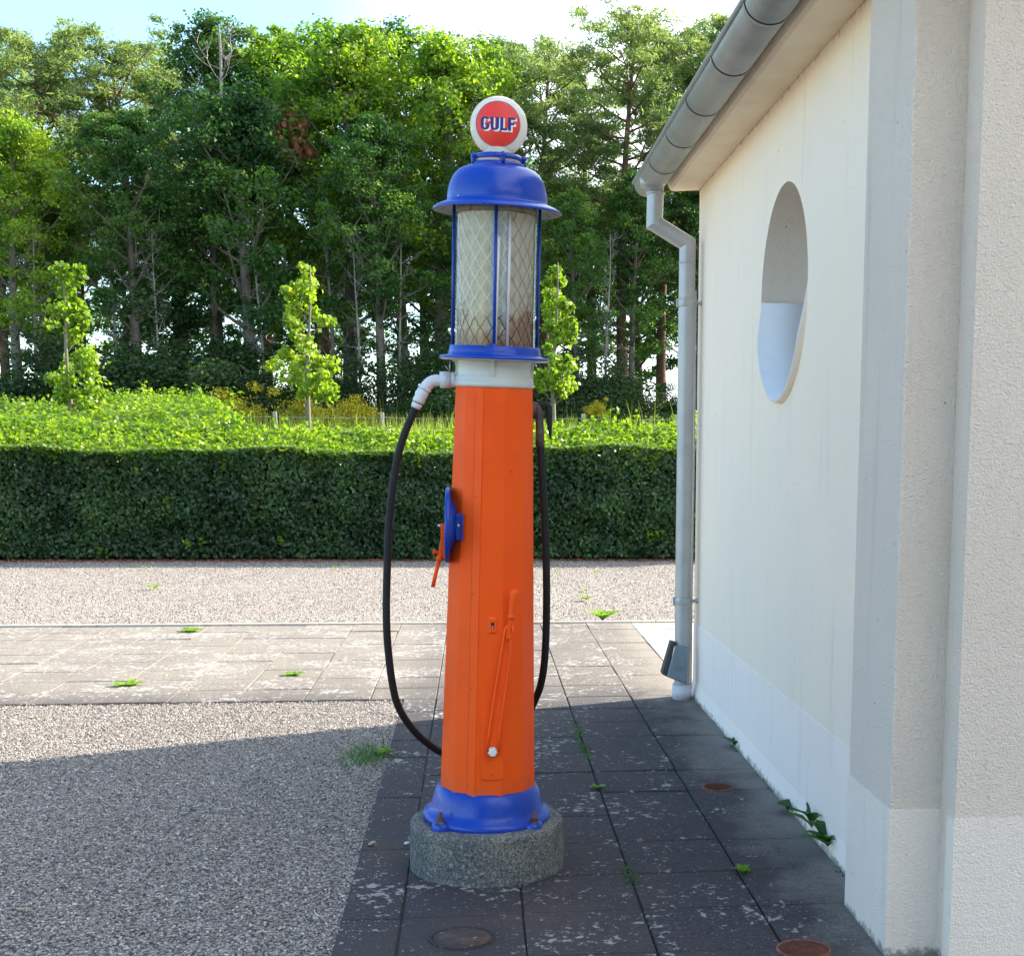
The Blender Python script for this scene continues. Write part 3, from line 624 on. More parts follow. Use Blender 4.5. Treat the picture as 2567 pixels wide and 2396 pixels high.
def front(poly_px, off0, off1, mbx, m=None):
    """plate on the front facet, outlined by photo pixels"""
    a = []
    for (u, v) in poly_px:
        p = pl(u, v, -.16); p = pl(u, v, fy(p.z)); a.append(p)
    k = len(a); vs = [Vector((p.x, fy(p.z, off0), p.z)) for p in a]+[Vector((p.x, fy(p.z, off1), p.z)) for p in a]
    mbx.add(vs, [tuple(range(k)), tuple(range(2*k-1, k-1, -1))]+[(i, i+k, (i+1) % k+k, (i+1) % k) for i in range(k)], False, m)
def rrect(x0, x1, y0, y1, r, skew=0):
    out = []
    for cx, cy, a0 in ((x1-r, y0+r, -90), (x1-r, y1-r, 0), (x0+r, y1-r, 90), (x0+r, y0+r, 180)):
        for i in range(5): a = R(a0+22.5*i); out.append((cx+r*math.cos(a)+skew*(cy-y0), cy+r*math.sin(a)))
    return out
mb = MB(); front(rrect(1204.5, 1261, 1788, 1953, 8), .0004, .0062, mb); cp = pb(mb, 'cover_plate', ORANGE, col_, bevel=.0012)
mb = MB(); p = pl(1232, 1939, fy(.2)); M_ = Matrix.Translation((p.x, fy(p.z, .0062), p.z)) @ Matrix.Rotation(PI/2, 4, 'X')
mb.lathe([(.0045, 0), (.0042, .002), (.0005, .0024)], 12, M_); mb.lathe([(.0046, .0004), (.0054, .0004)], 12, M_, m=1); pb(mb, 'screw', [ORANGE, RUST], col_)
mb = MB()
ko = [(1223, 1546), (1247, 1546), (1246.5, 1589), (1222.5, 1589)]; ki = [(1227, 1551), (1243, 1551), (1242.5, 1584), (1226.5, 1584)]
A = []
for (u, v), off in [(q, .0004) for q in ko]+[(q, .006) for q in ki]:
    p = pl(u, v, fy(.74)); A.append(Vector((p.x, fy(p.z, off), p.z)))
mb.add(A, [(4, 5, 6, 7)]+[(i, (i+1) % 4, (i+1) % 4+4, i+4) for i in range(4)]); kpz = pb(mb, 'lock_plate', ORANGE, col_, bevel=.0012)
mb = MB(); front(rrect(1231, 1238.5, 1559, 1575, 3.5), .0055, .0068, mb, 0); pb(mb, 'keyhole', [DARK], kpz)
mb = MB(); front(rrect(1232.5, 1236.5, 1567, 1574, 1.8), .0066, .0080, mb, 0); pb(mb, 'lock_barrel', [STEEL], kpz)
# hand lever: channelled arm with a turned grip, raised digits and a white pivot bolt
lev = D.objects.new('hand_lever', None); link(lev, pump)
def lp(u, v, off): q = pl(u, v, fy(.5)); return pl(u, v, fy(q.z, off))
def levpoly(pts, o0, o1, mbx):
    a = [lp(u, v, o0) for u, v in pts]; b_ = [lp(u, v, o1) for u, v in pts]; k = len(a)
    mbx.add(a+b_, [tuple(range(k)), tuple(range(2*k-1, k-1, -1))]+[(i, i+k, (i+1) % k+k, (i+1) % k) for i in range(k)])
mb = MB(); levpoly([(1220, 1880), (1226, 1836), (1236, 1770), (1250, 1680), (1266, 1590), (1269, 1575), (1284, 1575), (1283, 1600), (1281, 1625), (1268, 1720), (1258, 1790), (1249.5, 1850), (1248, 1882), (1243, 1893), (1234, 1897), (1224, 1892)], .012, .0165, mb)
pb(mb, 'arm', ORANGE, lev, bevel=.001)
mb = MB()
Lr = [(1221, 1884), (1226, 1838), (1236, 1770), (1250, 1680), (1263, 1598), (1266, 1578), (1274, 1566)]
Rr = [(1248, 1884), (1250.5, 1845), (1259, 1786), (1269, 1718), (1277.5, 1652), (1280, 1628), (1279, 1610), (1285, 1582), (1286, 1566)]
mb.tube([lp(u, v, .022) for u, v in Lr], .0054, 8)
mb.tube([lp(u, v, .022) for u, v in Rr], .0054, 8); mb.tube([lp(1221+13.5-13.5*math.cos(R(t)), 1884+11*math.sin(R(t)), .022) for t in range(0, 181, 20)], .0042, 8)
levpoly([(1267, 1602), (1281, 1600), (1279, 1573), (1286, 1552), (1275.5, 1552), (1273, 1566)], .015, .029, mb)
pb(mb, 'arm_rib', ORANGE, lev)
mb = MB(); gp = [lp(1280.5, 1552, .024), lp(1281, 1548, .024), lp(1281, 1544, .024), lp(1281.5, 1541, .024), lp(1284, 1528, .025), lp(1286.5, 1512, .025), lp(1289, 1496, .026), lp(1290.5, 1484, .026), lp(1291, 1478, .026), lp(1291, 1475.5, .026)]
mb.tube(gp, [.0085, .0125, .0125, .0098, .0118, .0140, .0160, .0165, .0125, .005], 20); pb(mb, 'grip', ORANGE, lev)
mb = MB(); q = lp(1235, 1884, .021); M_ = Matrix.Translation(q) @ Matrix.Rotation(PI/2, 4, 'X')
mb.lathe([(.0185, 0), (.0185, .003), (.0165, .004)], 24, M_); mb.lathe([(.0165, .004), (.0165, .012), (.0145, .0145), (.0005, .015)], 6, M_ @ Matrix.Rotation(R(8), 4, 'Z'), smooth=False)
pb(mb, 'pivot_bolt', WHITEBOLT, lev)
mb = MB()      # raised casting digits 1911 read up the arm
a0, a1 = lp(1249, 1752, .0168), lp(1257, 1713, .0168); dv = (a1-a0); Ld = dv.length; dv.normalize(); sv = Vector((dv.z, 0, -dv.x))
def stroke(c, u0, v0, u1, v1):
    A_ = c+dv*u0+sv*v0; B_ = c+dv*u1+sv*v1; mb.tube([A_, B_], .0011, 6)
for i, d_ in enumerate('1911'):
    c = a0+dv*(Ld*(i+.5)/4); hgt, w = .0085, .0042
    if d_ == '1': stroke(c, 0, -hgt/1, 0, hgt); stroke(c, -w*.6, hgt, w*.6, hgt); stroke(c, 0, -hgt, -w*.6, -hgt*.7)
    else:
        for t in range(8):
            t0, t1 = R(45*t), R(45*t+45); stroke(c, w*math.cos(t0), -hgt*.45+hgt*.5*math.sin(t0), w*math.cos(t1), -hgt*.45+hgt*.5*math.sin(t1))
        stroke(c, w, -hgt*.45, w*.5, hgt)
pb(mb, 'cast_number', ORANGE, lev)
# white collar
mb = MB(); mb.lathe([(.12, 1.6085), (.1425, 1.6085), (.1435, 1.618), (.1415, 1.628), (.1385, 1.631), (.1395, 1.640), (.1375, 1.644), (.1345, 1.650), (.1340, 1.695), (.142, 1.700), (.12, 1.701)], 72)
for a in (-93, -170, -10, 90, 140, 40):
    d_ = Vector((math.cos(R(a)), math.sin(R(a)), 0)); s_ = Vector((-d_.y, d_.x, 0)); w = .0055
    for _ in (0,):
        P0 = [d_*.133+Vector((0, 0, 1.648)), d_*.1405+Vector((0, 0, 1.648)), d_*.139+Vector((0, 0, 1.675)), d_*.1435+Vector((0, 0, 1.692)), d_*.160+Vector((0, 0, 1.7005)), d_*.133+Vector((0, 0, 1.7005))]
        mb.add([p-s_*w for p in P0]+[p+s_*w for p in P0], [tuple(range(6)), tuple(range(11, 5, -1))]+[(i, i+6, (i+1) % 6+6, (i+1) % 6) for i in range(6)])
pb(mb, 'collar', WHITEP)
mb = MB(); mb.lathe([(.12, 1.7008), (.188, 1.7008), (.1945, 1.7045)], 72, m=1); mb.cur = 0
mb.lathe([(.1945, 1.7045), (.1972, 1.709), (.1955, 1.7135), (.189, 1.716), (.172, 1.718), (.1655, 1.722), (.1645, 1.730), (.1615, 1.748), (.1590, 1.7505), (.1385, 1.7505), (.1385, 1.735)], 72)
for a in (-92, 178, -2, 88):
    c = Vector((math.cos(R(a))*.1505, math.sin(R(a))*.1505, 0)); mb.lathe([(.0115, 1.715), (.0115, 1.748), (.0085, 1.754), (.0062, 1.757)], 14, Matrix.Translation(c))
pb(mb, 'lower_flange', [BLUE, WHITEP])
for a in (-92, 178, -2, 88):
    c = Vector((math.cos(R(a))*.1505, math.sin(R(a))*.1505, 0)); mb = MB(); mb.tube([c+Vector((0, 0, 1.745)), c+Vector((0, 0, 2.238))], .0056, 12); pb(mb, 'tie_rod', BLUE)
mb = MB(); mb.lathe([(.1425, 1.746), (.1425, 2.232)], 72); mb.lathe([(.1400, 1.746), (.1400, 2.232)], 72); pb(mb, 'outer_glass', GLASS)
def pebble(a, z):
    u = a*19/(2*PI); v = (z-1.745)/.067; return 1+.022*(math.cos(PI*(u+v))*math.cos(PI*(u-v)))
mb = MB(); mb.lathe([(.1315, 1.742+.478*i/120) for i in range(121)], 266, rfun=pebble); ig = pb(mb, 'patterned_glass', PATG)
mb = MB(); nh = 19
for s_ in (-1, 1):
    for i in range(nh):
        a0 = 2*PI*i/nh; pts = []
        for j in range(49):
            z = 1.744+.466*j/48; ph = (z-1.745)/.067
            a = a0+s_*2*PI/nh*(ph+.075*math.sin(4*PI*ph)*s_*0+.05*math.sin(4*PI*ph)); pts.append((.1346*math.cos(a), .1346*math.sin(a), z))
        if math.sin(a0) < .9: mb.tube(pts, .0017, 4, cap=False)
pb(mb, 'lattice_ribs', WIRE, ig)
mb = MB(); mb.lathe([(.1330, 2.205), (.140, 2.208), (.142, 2.228), (.1, 2.232)], 64); pb(mb, 'glass_top_ring', mat('tarnished ring', (.34, .29, .23), .6, .2, var=(25, (.12, .08, .06), .5, .65)))
mb = MB(); c = pl(1249, 600, -.1305); c2 = pl(1240, 868, -.1305)
mb.tube([(c2.x, -.1395, 1.748), (c.x*.5+c2.x*.5, -.1395, 1.95), (c.x, -.1395, 2.115), (c.x, -.1395, 2.122)], [.0075, .0075, .0075, .003], 14); pb(mb, 'overflow_tube', LWHITE)
mb = MB(); c = pl(1276, 600, -.12); mb.tube([(c.x, -.1335, 1.748), (c.x+.003, -.1335, 2.2)], .0055, 12); pb(mb, 'sight_tube', SOCKET)
# domed hood with brim
mb = MB(); pr = [(.2245, 2.2135), (.2275, 2.217), (.2235, 2.2225), (.205, 2.2335), (.1885, 2.2400), (.1785, 2.2430), (.1765, 2.2475)]
for i in range(1, 19):
    t = i/18; a = t*PI/2*.93; pr.append((.0925+(.1765-.0925)*math.cos(a)**.80 if math.cos(a) > 0 else .0925, 2.2475+.1165*math.sin(a)/math.sin(PI/2*.93)))
mb.lathe(pr, 96); mb.cur = 1
mb.lathe([(.2245, 2.2135), (.215, 2.2185), (.2, 2.226), (.185, 2.232), (.172, 2.234), (.14, 2.235), (.02, 2.236)], 72)
hood = pb(mb, 'hood', [BLUE, mat('hood lining', (.30, .29, .26), .6, var=(20, (.12, .1, .08), .5, .7))])
mb = MB(); c = Vector((-.135, -.15, 2.2455)); mb.lathe([(.004, 0), (.003, .003), (.0003, .0035)], 10, Matrix.Translation(c)); pb(mb, 'hood_rivet', STEEL, hood)
# neck rings with clamp screws, then the globe
mb = MB(); mb.lathe([(.07, 2.360), (.0915, 2.360), (.0935, 2.366), (.0925, 2.376), (.0865, 2.380), (.07, 2.380)], 64)
mb.lathe([(.066, 2.390), (.0835, 2.390), (.0865, 2.394), (.0840, 2.401), (.0760, 2.408), (.066, 2.409)], 64)
neck = pb(mb, 'neck_ring', BLUE)
mb = MB(); mb.lathe([(.079, 2.379), (.0788, 2.391)], 48); pb(mb, 'gasket', mat('gasket felt', (.62, .5, .45), .7), neck)
for a in (-80, -160, 160, 40, 0):
    c = Vector((math.cos(R(a))*.090, math.sin(R(a))*.090, 0)); mb = MB(); mb.lathe([(.001, 2.369), (.007, 2.371), (.0085, 2.382), (.008, 2.393), (.011, 2.396), (.0105, 2.402), (.006, 2.408), (.001, 2.409)], 12, Matrix.Translation(c)); pb(mb, 'clamp_screw', BLUE, neck)
# globe: a drum of opal glass, its lens faces the road; a few degrees off the camera
GC = Vector((0.0005, 0, 2.504)); GM = Matrix.Translation(GC) @ Matrix.Rotation(R(-4), 4, 'Z') @ Matrix.Rotation(PI/2, 4, 'X')   # local z -> -y
mb = MB(); Rg = .0998; prof = [(.0005, .0445), (.060, .0445), (.078, .0435), (.0815, .0430)]
for i in range(0, 17):
    t = PI/2*(1-i/8); prof.append((.0845+(Rg-.0845)*math.cos(t)*1.0, .036*math.sin(t)))
prof += [(.078, -.0435), (.0005, -.0455)]
mb.lathe(prof, 80, GM)
mb.lathe([(.064, 2.396), (.060, 2.405), (.052, 2.418), (.05, 2.43)], 48)
globe = pb(mb, 'globe', OPAL)
mb = MB(); mb.lathe([(.0005, .0478), (.0735, .0462), (.0745, .0456), (.0745, .043)], 72, GM); sign = pb(mb, 'sign_disc', RED, globe)
mb = MB(); mb.lathe([(.0752, .0448), (.0752, .0462), (.0766, .0462), (.0766, .0446)], 72, GM, close=True); pb(mb, 'sign_rim', mat('rim line blue', (.03, .04, .16), .4), globe)
def letters():
    """GULF, heavy condensed capitals: list of polygons in a 1-high box"""
    s = .30; out = []
    def arc(cx, cy, rx0, ry0, rx1, ry1, a0, a1, n=12):
        o = [(cx+rx0*math.cos(R(a0+(a1-a0)*i/n)), cy+ry0*math.sin(R(a0+(a1-a0)*i/n))) for i in range(n+1)]
        i_ = [(cx+rx1*math.cos(R(a1+(a0-a1)*i/n)), cy+ry1*math.sin(R(a1+(a0-a1)*i/n))) for i in range(n+1)]
        return [(o[j], o[j+1], i_[n-j-1], i_[n-j]) for j in range(n)]
    w = .56; k = .19
    G = arc(w/2, .70, w/2, .30, w/2-k, .16, 22, 180)+[((0, .30), (k, .30), (k, .70), (0, .70))]+arc(w/2, .30, w/2, .30, w/2-k, .16, 180, 360)
    G += [((w-k, .30), (w, .30), (w, .50), (w-k, .50)), ((w*.48, .40), (w-k, .40), (w-k, .50), (w*.48, .50))]
    U = [((0, .28), (k, .28), (k, 1), (0, 1)), ((w-k-.02, .28), (w-.02, .28), (w-.02, 1), (w-k-.02, 1))]+arc(w/2-.01, .28, w/2-.01, .28, w/2-k-.01, .13, 180, 360)
    Lq = [((0, 0), (k, 0), (k, 1), (0, 1)), ((k, 0), (.44, 0), (.44, .17), (k, .17))]
    Fq = [((0, 0), (k, 0), (k, 1), (0, 1)), ((k, .83), (.46, .83), (.46, 1), (k, 1)), ((k, .43), (.40, .43), (.40, .60), (k, .60))]
    x = 0
    for ltr, wd in ((G, .63), (U, .62), (Lq, .50), (Fq, .46)): out += [[(px_+x, py_) for px_, py_ in q] for q in ltr]; x += wd
    return out, x
def put_letters(m, dx, dz, d0, d1, name, parent, grow=1.0):
    polys, wd = letters(); hgt = .0435; sx = .119/wd; mb = MB()
    for q in polys:
        k = len(q)
        def tr(p, d):
            x = (p[0]-wd/2)*sx+dx; y = (p[1]-.5)*hgt*grow+dz; dome = .0480-.0016*min(1, (x*x+y*y)/.0735**2)
            return GM @ Vector((x, y, dome+d))
        mb.add([tr(p, d0) for p in q]+[tr(p, d1) for p in q], [tuple(range(k)), tuple(range(2*k-1, k-1, -1))]+[(i, i+k, (i+1) % k+k, (i+1) % k) for i in range(k)])
    return pb(mb, name, m, parent)
put_letters(LWHITE, .0040, -.0012, -.001, .00022, 'letter_shadow', sign)
put_letters(LWHITE, .0058, -.0034, -.001, .00012, 'letter_shadow', sign)
put_letters(NAVY, .0000, .0012, -.001, .00035, 'lettering', sign)
# delivery elbow, hose and nozzle
hp = lambda u, v, y=0.0: pl(u, v, y)
mb = MB(); A_ = hp(1145, 952); B_ = hp(1128, 952)
mb.tube([A_, B_], .0265, 24); mb.tube([hp(1129, 952), hp(1102.5, 952)], .0292, 24); mb.tube([hp(1120, 952), hp(1119, 952)], .0298, 24)
cur = resample([hp(1104, 954), hp(1090, 954), hp(1078, 959), hp(1068, 969), hp(1062, 979)], 24)
mb.tube(cur, .0205, 22); d0 = (hp(1058, 986)-hp(1062, 979)).normalized()
mb.tube([hp(1066, 970), hp(1064, 973.5), hp(1062.5, 976)], [.024, .026, .024], 22)
mb.tube([hp(1062.5, 977), hp(1057, 988), hp(1053, 996), hp(1050, 1003), hp(1047.5, 1009)], [.0215, .0225, .0200, .0215, .020], 22)
out_ = pb(mb, 'outlet_elbow', PIPEW)
mb = MB(); mb.tube([hp(1048, 1008), hp(1047, 1010)], .0195, 20); mb.cur = 1; mb.tube([hp(1046.5, 1011), hp(1041, 1023)], [.0195, .0165], 20); pb(mb, 'hose_clip', [DARK, SOCKET], out_)
mb = MB(); mb.tube([hp(1116, 916), hp(1128, 933)], .0015, 6); mb.tube([hp(1127.5, 905), hp(1127.5, 934)], .0016, 6); pb(mb, 'seal_wire', STEEL)
hs_px = [(1043, 1020, 0), (1034, 1040, 0), (1017, 1080, 0), (1000, 1133, 0), (989, 1190, 0), (979, 1265, 0), (973.5, 1340, 0), (971, 1416, 0), (968.7, 1491, 0), (969, 1558, 0), (972.5, 1622, .01), (983, 1709, .03), (999.6, 1773, .06), (1036, 1829, .12), (1079, 1868, .18), (1112, 1886, .21), (1170, 1896, .26), (1250, 1872, .27), (1310, 1815, .20), (1342, 1752, .12), (1357, 1709, .08), (1366, 1644, .05), (1370, 1536, .02), (1369.5, 1416, .0), (1366, 1302, 0), (1359, 1189, 0), (1355.5, 1130, 0), (1354.5, 1112, 0)]
mb = MB(); mb.tube(resample([hp(*q) for q in hs_px], 27*8), .0140, 16); pb(mb, 'hose', RUBBER)
mb = MB()
mb.tube([hp(1354, 1120), hp(1354, 1100), hp(1354, 1097)], [.0165, .0165, .0155], 18)
mb.tube(resample([hp(1354, 1100), hp(1353, 1070), hp(1352.5, 1045), hp(1351, 1028), hp(1345, 1020), hp(1336, 1018), hp(1328, 1021)], 40), .0148, 18)
mb.tube([hp(1338, 1012), hp(1334, 1050)], [.018, .014], 16)
noz = pb(mb, 'nozzle', GUN)
mb = MB(); mb.tube([hp(1343, 1013), hp(1358, 1015), hp(1371, 1013), hp(1376, 1020), hp(1376.5, 1042), hp(1378, 1070), hp(1380, 1098)], [.004, .0075, .0085, .010, .010, .0075, .0028], 10, squash=1.2)
mb.tube([hp(1358, 1026), hp(1368, 1017)], .007, 10); pb(mb, 'trigger_guard', mat('blackened iron', (.02, .018, .02), .6, .3), noz)
# dial plate with hub and crank on the left side
sx_ = -.158; DZ = pl(1130, 1316, -.05).z; DY = -.055
MX = Matrix.Translation((sx_, DY, DZ)) @ Matrix.Rotation(PI/2, 4, 'Y')        # local z -> +x (towards the column)
mb = MB(); mb.lathe([(.0005, -.010), (.133, -.010), (.136, -.006), (.136, .006), (.133, .008), (.0005, .008)], 56, MX)
mb.lathe([(.095, .006), (.093, .014), (.070, .026), (.045, .040), (.040, .050), (.0005, .050)], 40, MX)
dial = pb(mb, 'dial_plate', BLUE)
mb = MB(); c = Vector((sx_+.040, DY-.055, DZ)); mb.box(c, (.022, .012, .093)); mb.box(c+Vector((.012, 0, 0)), (.006, .05, .098)); pb(mb, 'mounting_bracket', BLUE, dial, bevel=.002)
mb = MB(); mb.lathe([(.005, 0), (.005, .004), (.001, .005)], 12, Matrix.Translation(c+Vector((-.002, -.006, .006))) @ Matrix.Rotation(PI/2, 4, 'X')); pb(mb, 'bracket_bolt', WHITEBOLT, dial)
crank = D.objects.new('crank', None); link(crank, pump)
cy = DY-.01
def cq(u, v, y=cy): return pl(u, v, y)
mb = MB(); mb.tube([cq(1128, 1320), cq(1108, 1322)], [.013, .012], 16)
Pz = [cq(1104, 1312), cq(1118, 1313), cq(1119, 1330), cq(1116, 1350), cq(1119, 1372), cq(1124, 1388), cq(1123, 1398), cq(1111, 1402), cq(1099, 1398), cq(1101, 1372), cq(1105, 1350), cq(1105, 1330)]
k = len(Pz); yv = Vector((0, .011, 0)); mb.add([p-yv for p in Pz]+[p+yv for p in Pz], [tuple(range(k)), tuple(range(2*k-1, k-1, -1))]+[(i, i+k, (i+1) % k+k, (i+1) % k) for i in range(k)])
pb(mb, 'crank_arm', ORANGE, crank, bevel=.003)
mb = MB(); mb.tube([cq(1120, 1318, cy+.012), cq(1124, 1340, cy+.012), cq(1122, 1385, cy+.012)], [.006, .0045, .006], 10); pb(mb, 'latch_rod', ORANGE, crank)
mb = MB(); mb.tube([cq(1101, 1386), cq(1091, 1384), cq(1087, 1383), cq(1084.5, 1382.5)], [.006, .006, .0095, .0095], 14); pb(mb, 'knob', ORANGE, crank)
mb = MB(); mb.tube([cq(1108, 1396), cq(1101, 1400), cq(1100.5, 1403)], [.014, .0135, .010], 14); mb.tube([cq(1109, 1401), cq(1092, 1399)], .0045, 10)
mb.tube([cq(1101, 1402), cq(1093, 1436), cq(1085, 1471)], [.0078, .0070, .0072], 14); pb(mb, 'crank_handle', ORANGE, crank)
mb = MB(); mb.tube([cq(1104, 1316), cq(1101, 1320)], .008, 8); pb(mb, 'crank_nut', STEEL, crank)

# concrete block under the pump
mb = MB(); cb = Vector((.029, 5.2109, 0)); import mathutils.noise as mn
def rw(a, z): return 1+.012*mn.noise(Vector((math.cos(a)*2.2, math.sin(a)*2.2, z*9)))+.005*mn.noise(Vector((math.cos(a)*14, math.sin(a)*14, z*50)))
pr = [(.291, -.02+.0)]+[(.2905, -.02+.19*i/18) for i in range(1, 19)]+[(.289, .178), (.283, .186), (.272, .190), (.2, .190), (.001, .190)]
mb.lathe(pr, 160, Matrix.Translation((0, 0, 0)), rfun=rw); o = mb.build('concrete_block', CONCRETE); o.location = cb
tag(o, 'round weathered concrete block carrying the petrol pump', 'plinth')
# round rusty covers let into the slabs
def cover(u, v, r_, label, m_, seed):
    p = onZ(u, v); o = thing('drain_cover', label, 'cover', (p.x, p.y, 0.006), 'round covers in the paving'); g = random.Random(seed)
    mb = MB(); mb.lathe([(r_+.010, -.01), (r_+.010, .0025), (r_+.002, .003), (r_+.001, -.004)], 48); mb.build('rim', RUST if seed != 3 else SAND, o)
    mb = MB(); mb.lathe([(r_, -.005), (r_, .0015), (.0005, .0025)], 48)
    if seed != 3:
        a = R(28)
        for i in range(-8, 9):
            for s in (-1, 1):
                d_ = i*r_/8.5; hl = math.sqrt(max(0, (r_*.92)**2-d_*d_)); 
                if hl < .01: continue
                q = Matrix.Rotation(a*s+R(10), 3, 'Z'); 
                if s > 0: mb.box(q @ Vector((0, d_, .0028)), (2*hl, r_/26, .003), q)
    mb.build('lid', m_, o); return o
RUSTC = mat('rusty cover', (.10, .034, .02), .9, bump=(90, .8, .004, 5), var=[(26, (.17, .055, .03), .4, .65), (14, (.07, .05, .045), .55, .7)])
WORN = mat('worn stony cover', (.055, .042, .040), .95, bump=(60, .9, .006, 5), var=[(18, (.10, .06, .045), .45, .6), (34, (.4, .38, .34), .64, .68)])
cover(1799, 1975, .066, 'smallest rusty round cover, set in the slabs near the middle of the wall', RUSTC, 1)
cover(2014, 2383, .078, 'rusty ribbed round cover at the corner pilaster, cut by the photo edge', RUSTC, 2)
cover(1158, 2354, .095, 'worn dark round cover in front of the concrete block', WORN, 3)

# ------------------------------------------------------------------ vegetation
def leafobj(name, P_, N_, size, r_, m, parent=None, aspect=.62):
    V, Fc = leaves(np.asarray(P_, float), np.asarray(N_, float), size, r_, aspect)
    o = D.objects.new(name, npmesh(name, V, Fc, 4, [m])); link(o, parent); return o
def clumps(cent, rad, per, r_, flat=.65, up=.5):
    """points and normals of leaves spread through ellipsoidal clumps"""
    cent = np.asarray(cent, float); rad = np.asarray(rad, float); n = len(cent)*per
    ci = np.repeat(np.arange(len(cent)), per); d = r_.normal(size=(n, 3)); d /= np.linalg.norm(d, axis=1, keepdims=True)
    rr = r_.uniform(.25, 1, n)**.5*(1+.25*r_.normal(size=n)); off = d*rr[:, None]*rad[ci][:, None]; off[:, 2] *= flat
    N_ = d*.7+r_.normal(size=(n, 3))*.6; N_[:, 2] += up; return cent[ci]+off, N_
def noise3(p, s): return np.sin(p[:, 0]*s+1.3*np.sin(p[:, 1]*s*.7))+np.sin(p[:, 1]*s*1.3+p[:, 2]*s*.9)+np.sin(p[:, 2]*s*1.1+p[:, 0]*s*.6)

def hedge_leaves(r_, n, xa, xb, yf, zt, bulge=.05):
    x = r_.uniform(xa, xb, n); z = r_.uniform(.03, 1, n)*zt(x); p = np.stack([x, 0*x, z], 1)
    y = yf+bulge*.35*noise3(p, 2.3)+.03*noise3(p+5, 9)+r_.exponential(.055, n)-.02-.05*np.sin(np.clip(z/1.5, 0, 1)*PI)
    N_ = np.stack([r_.normal(0, .75, n), -1+r_.normal(0, .35, n), .35+r_.normal(0, .6, n)], 1)
    return np.stack([x, y, z], 1), N_
zt1 = lambda x: 1.49+.025*np.sin(x*1.7)+.02*np.sin(x*4.1)+.10*sst((x+1)/3.5)
r_ = np.random.default_rng(21)
hedge = thing('hedge', 'long clipped leafy hedge across the far side of the gravel yard', 'hedge', (0, 20.2, 0))
def hsub(P_): return P_-np.array([0, 20.2, 0])
YF, YB = 19.62, 21.1
P1, N1 = hedge_leaves(r_, 46000, -8.6, 4.4, YF, zt1)
n = 26000; x = r_.uniform(-9.2, 4.6, n); y = r_.uniform(YF-.03, YB, n); z = zt1(x)+.26*sst((y-YF)/(YB-YF))+.02*noise3(np.stack([x, y, x], 1), 3)+r_.exponential(.028, n)-.03
P2 = np.stack([x, y, z], 1); N2 = np.stack([r_.normal(0, .5, n), -.1+r_.normal(0, .5, n), 1+0*x], 1)
# sprigs standing up and out of the clipped top
sp = []; sn = []
for i in range(520):
    x = r_.uniform(-8.6, 4.4); y = r_.uniform(YF, YB); b = np.array([x, y, float(zt1(x))+.26*float(sst((y-YF)/(YB-YF)))]); h = abs(r_.normal(0, .07))+.04
    if r_.uniform() < .06: h += r_.uniform(.05, .16)
    if x > .2: h *= 1.35
    d = np.array([r_.normal(0, .3), r_.normal(-.1, .3), 1])
    for k in range(int(4+h*60)): sp.append(b+d*h*r_.uniform(.1, 1)+r_.normal(0, .018, 3)); sn.append(r_.normal(size=3)+np.array([0, 0, .4]))
for i in range(3600):
    x = r_.uniform(-8.8, 4.5); d_ = abs(r_.normal(0, .05)); rag = .6+.5*math.sin(x*5.3)+.4*math.sin(x*13.1)
    sp.append(np.array([x, YF-.03-abs(r_.normal(0, .035)), float(zt1(x))+.02-d_*max(.2, rag)])); sn.append(np.array([r_.normal(0, .6), -.5, .9]))
# shoots hanging out of the shaded face
for (u, v, ln) in ((1610, 1120, .30), (1635, 1150, .2), (1655, 1075, .22), (250, 1376, .07), (470, 1360, .10), (505, 1355, .08), (1630, 1345, .14), (1648, 1335, .10), (705, 1352, .06), (345, 1180, .06), (560, 1165, .07), (1120, 1135, .08), (420, 1255, .05)):
    b = onY(u, v, YF-.06)
    for k in range(int(ln*110)+5): sp.append(np.array(b)+np.array([r_.normal(0, .25)*ln, -abs(r_.normal(0, .05)), r_.normal(0, .42)*ln])); sn.append(np.array([r_.normal(), -.5, 1.2]))
leafobj('leaves', hsub(P1), N1, .066, r_, HEDGEL, hedge, .68); leafobj('sun_toned_leaves', hsub(np.concatenate([P2, np.array(sp)])), np.concatenate([N2, np.array(sn)]), .066, r_, SUNHEDGEL, hedge, .68)
mb = MB(); xs = np.linspace(-9.2, 4.6, 60); vs = []
for x in xs: vs += [(x, YF+.20-20.2, -.02), (x, YF+.20-20.2, float(zt1(x))-.05), (x, YB-20.2, float(zt1(x))+.18), (x, YB-20.2, -.02)]
mb.add(vs, [(4*i+j, 4*i+(j+1) % 4, 4*i+4+(j+1) % 4, 4*i+4+j) for i in range(59) for j in range(4)]+[(0, 1, 2, 3), (236, 237, 238, 239)]); mb.build('twigs', CORE, hedge)  # solid core, coloured dark as the shaded inside of the hedge
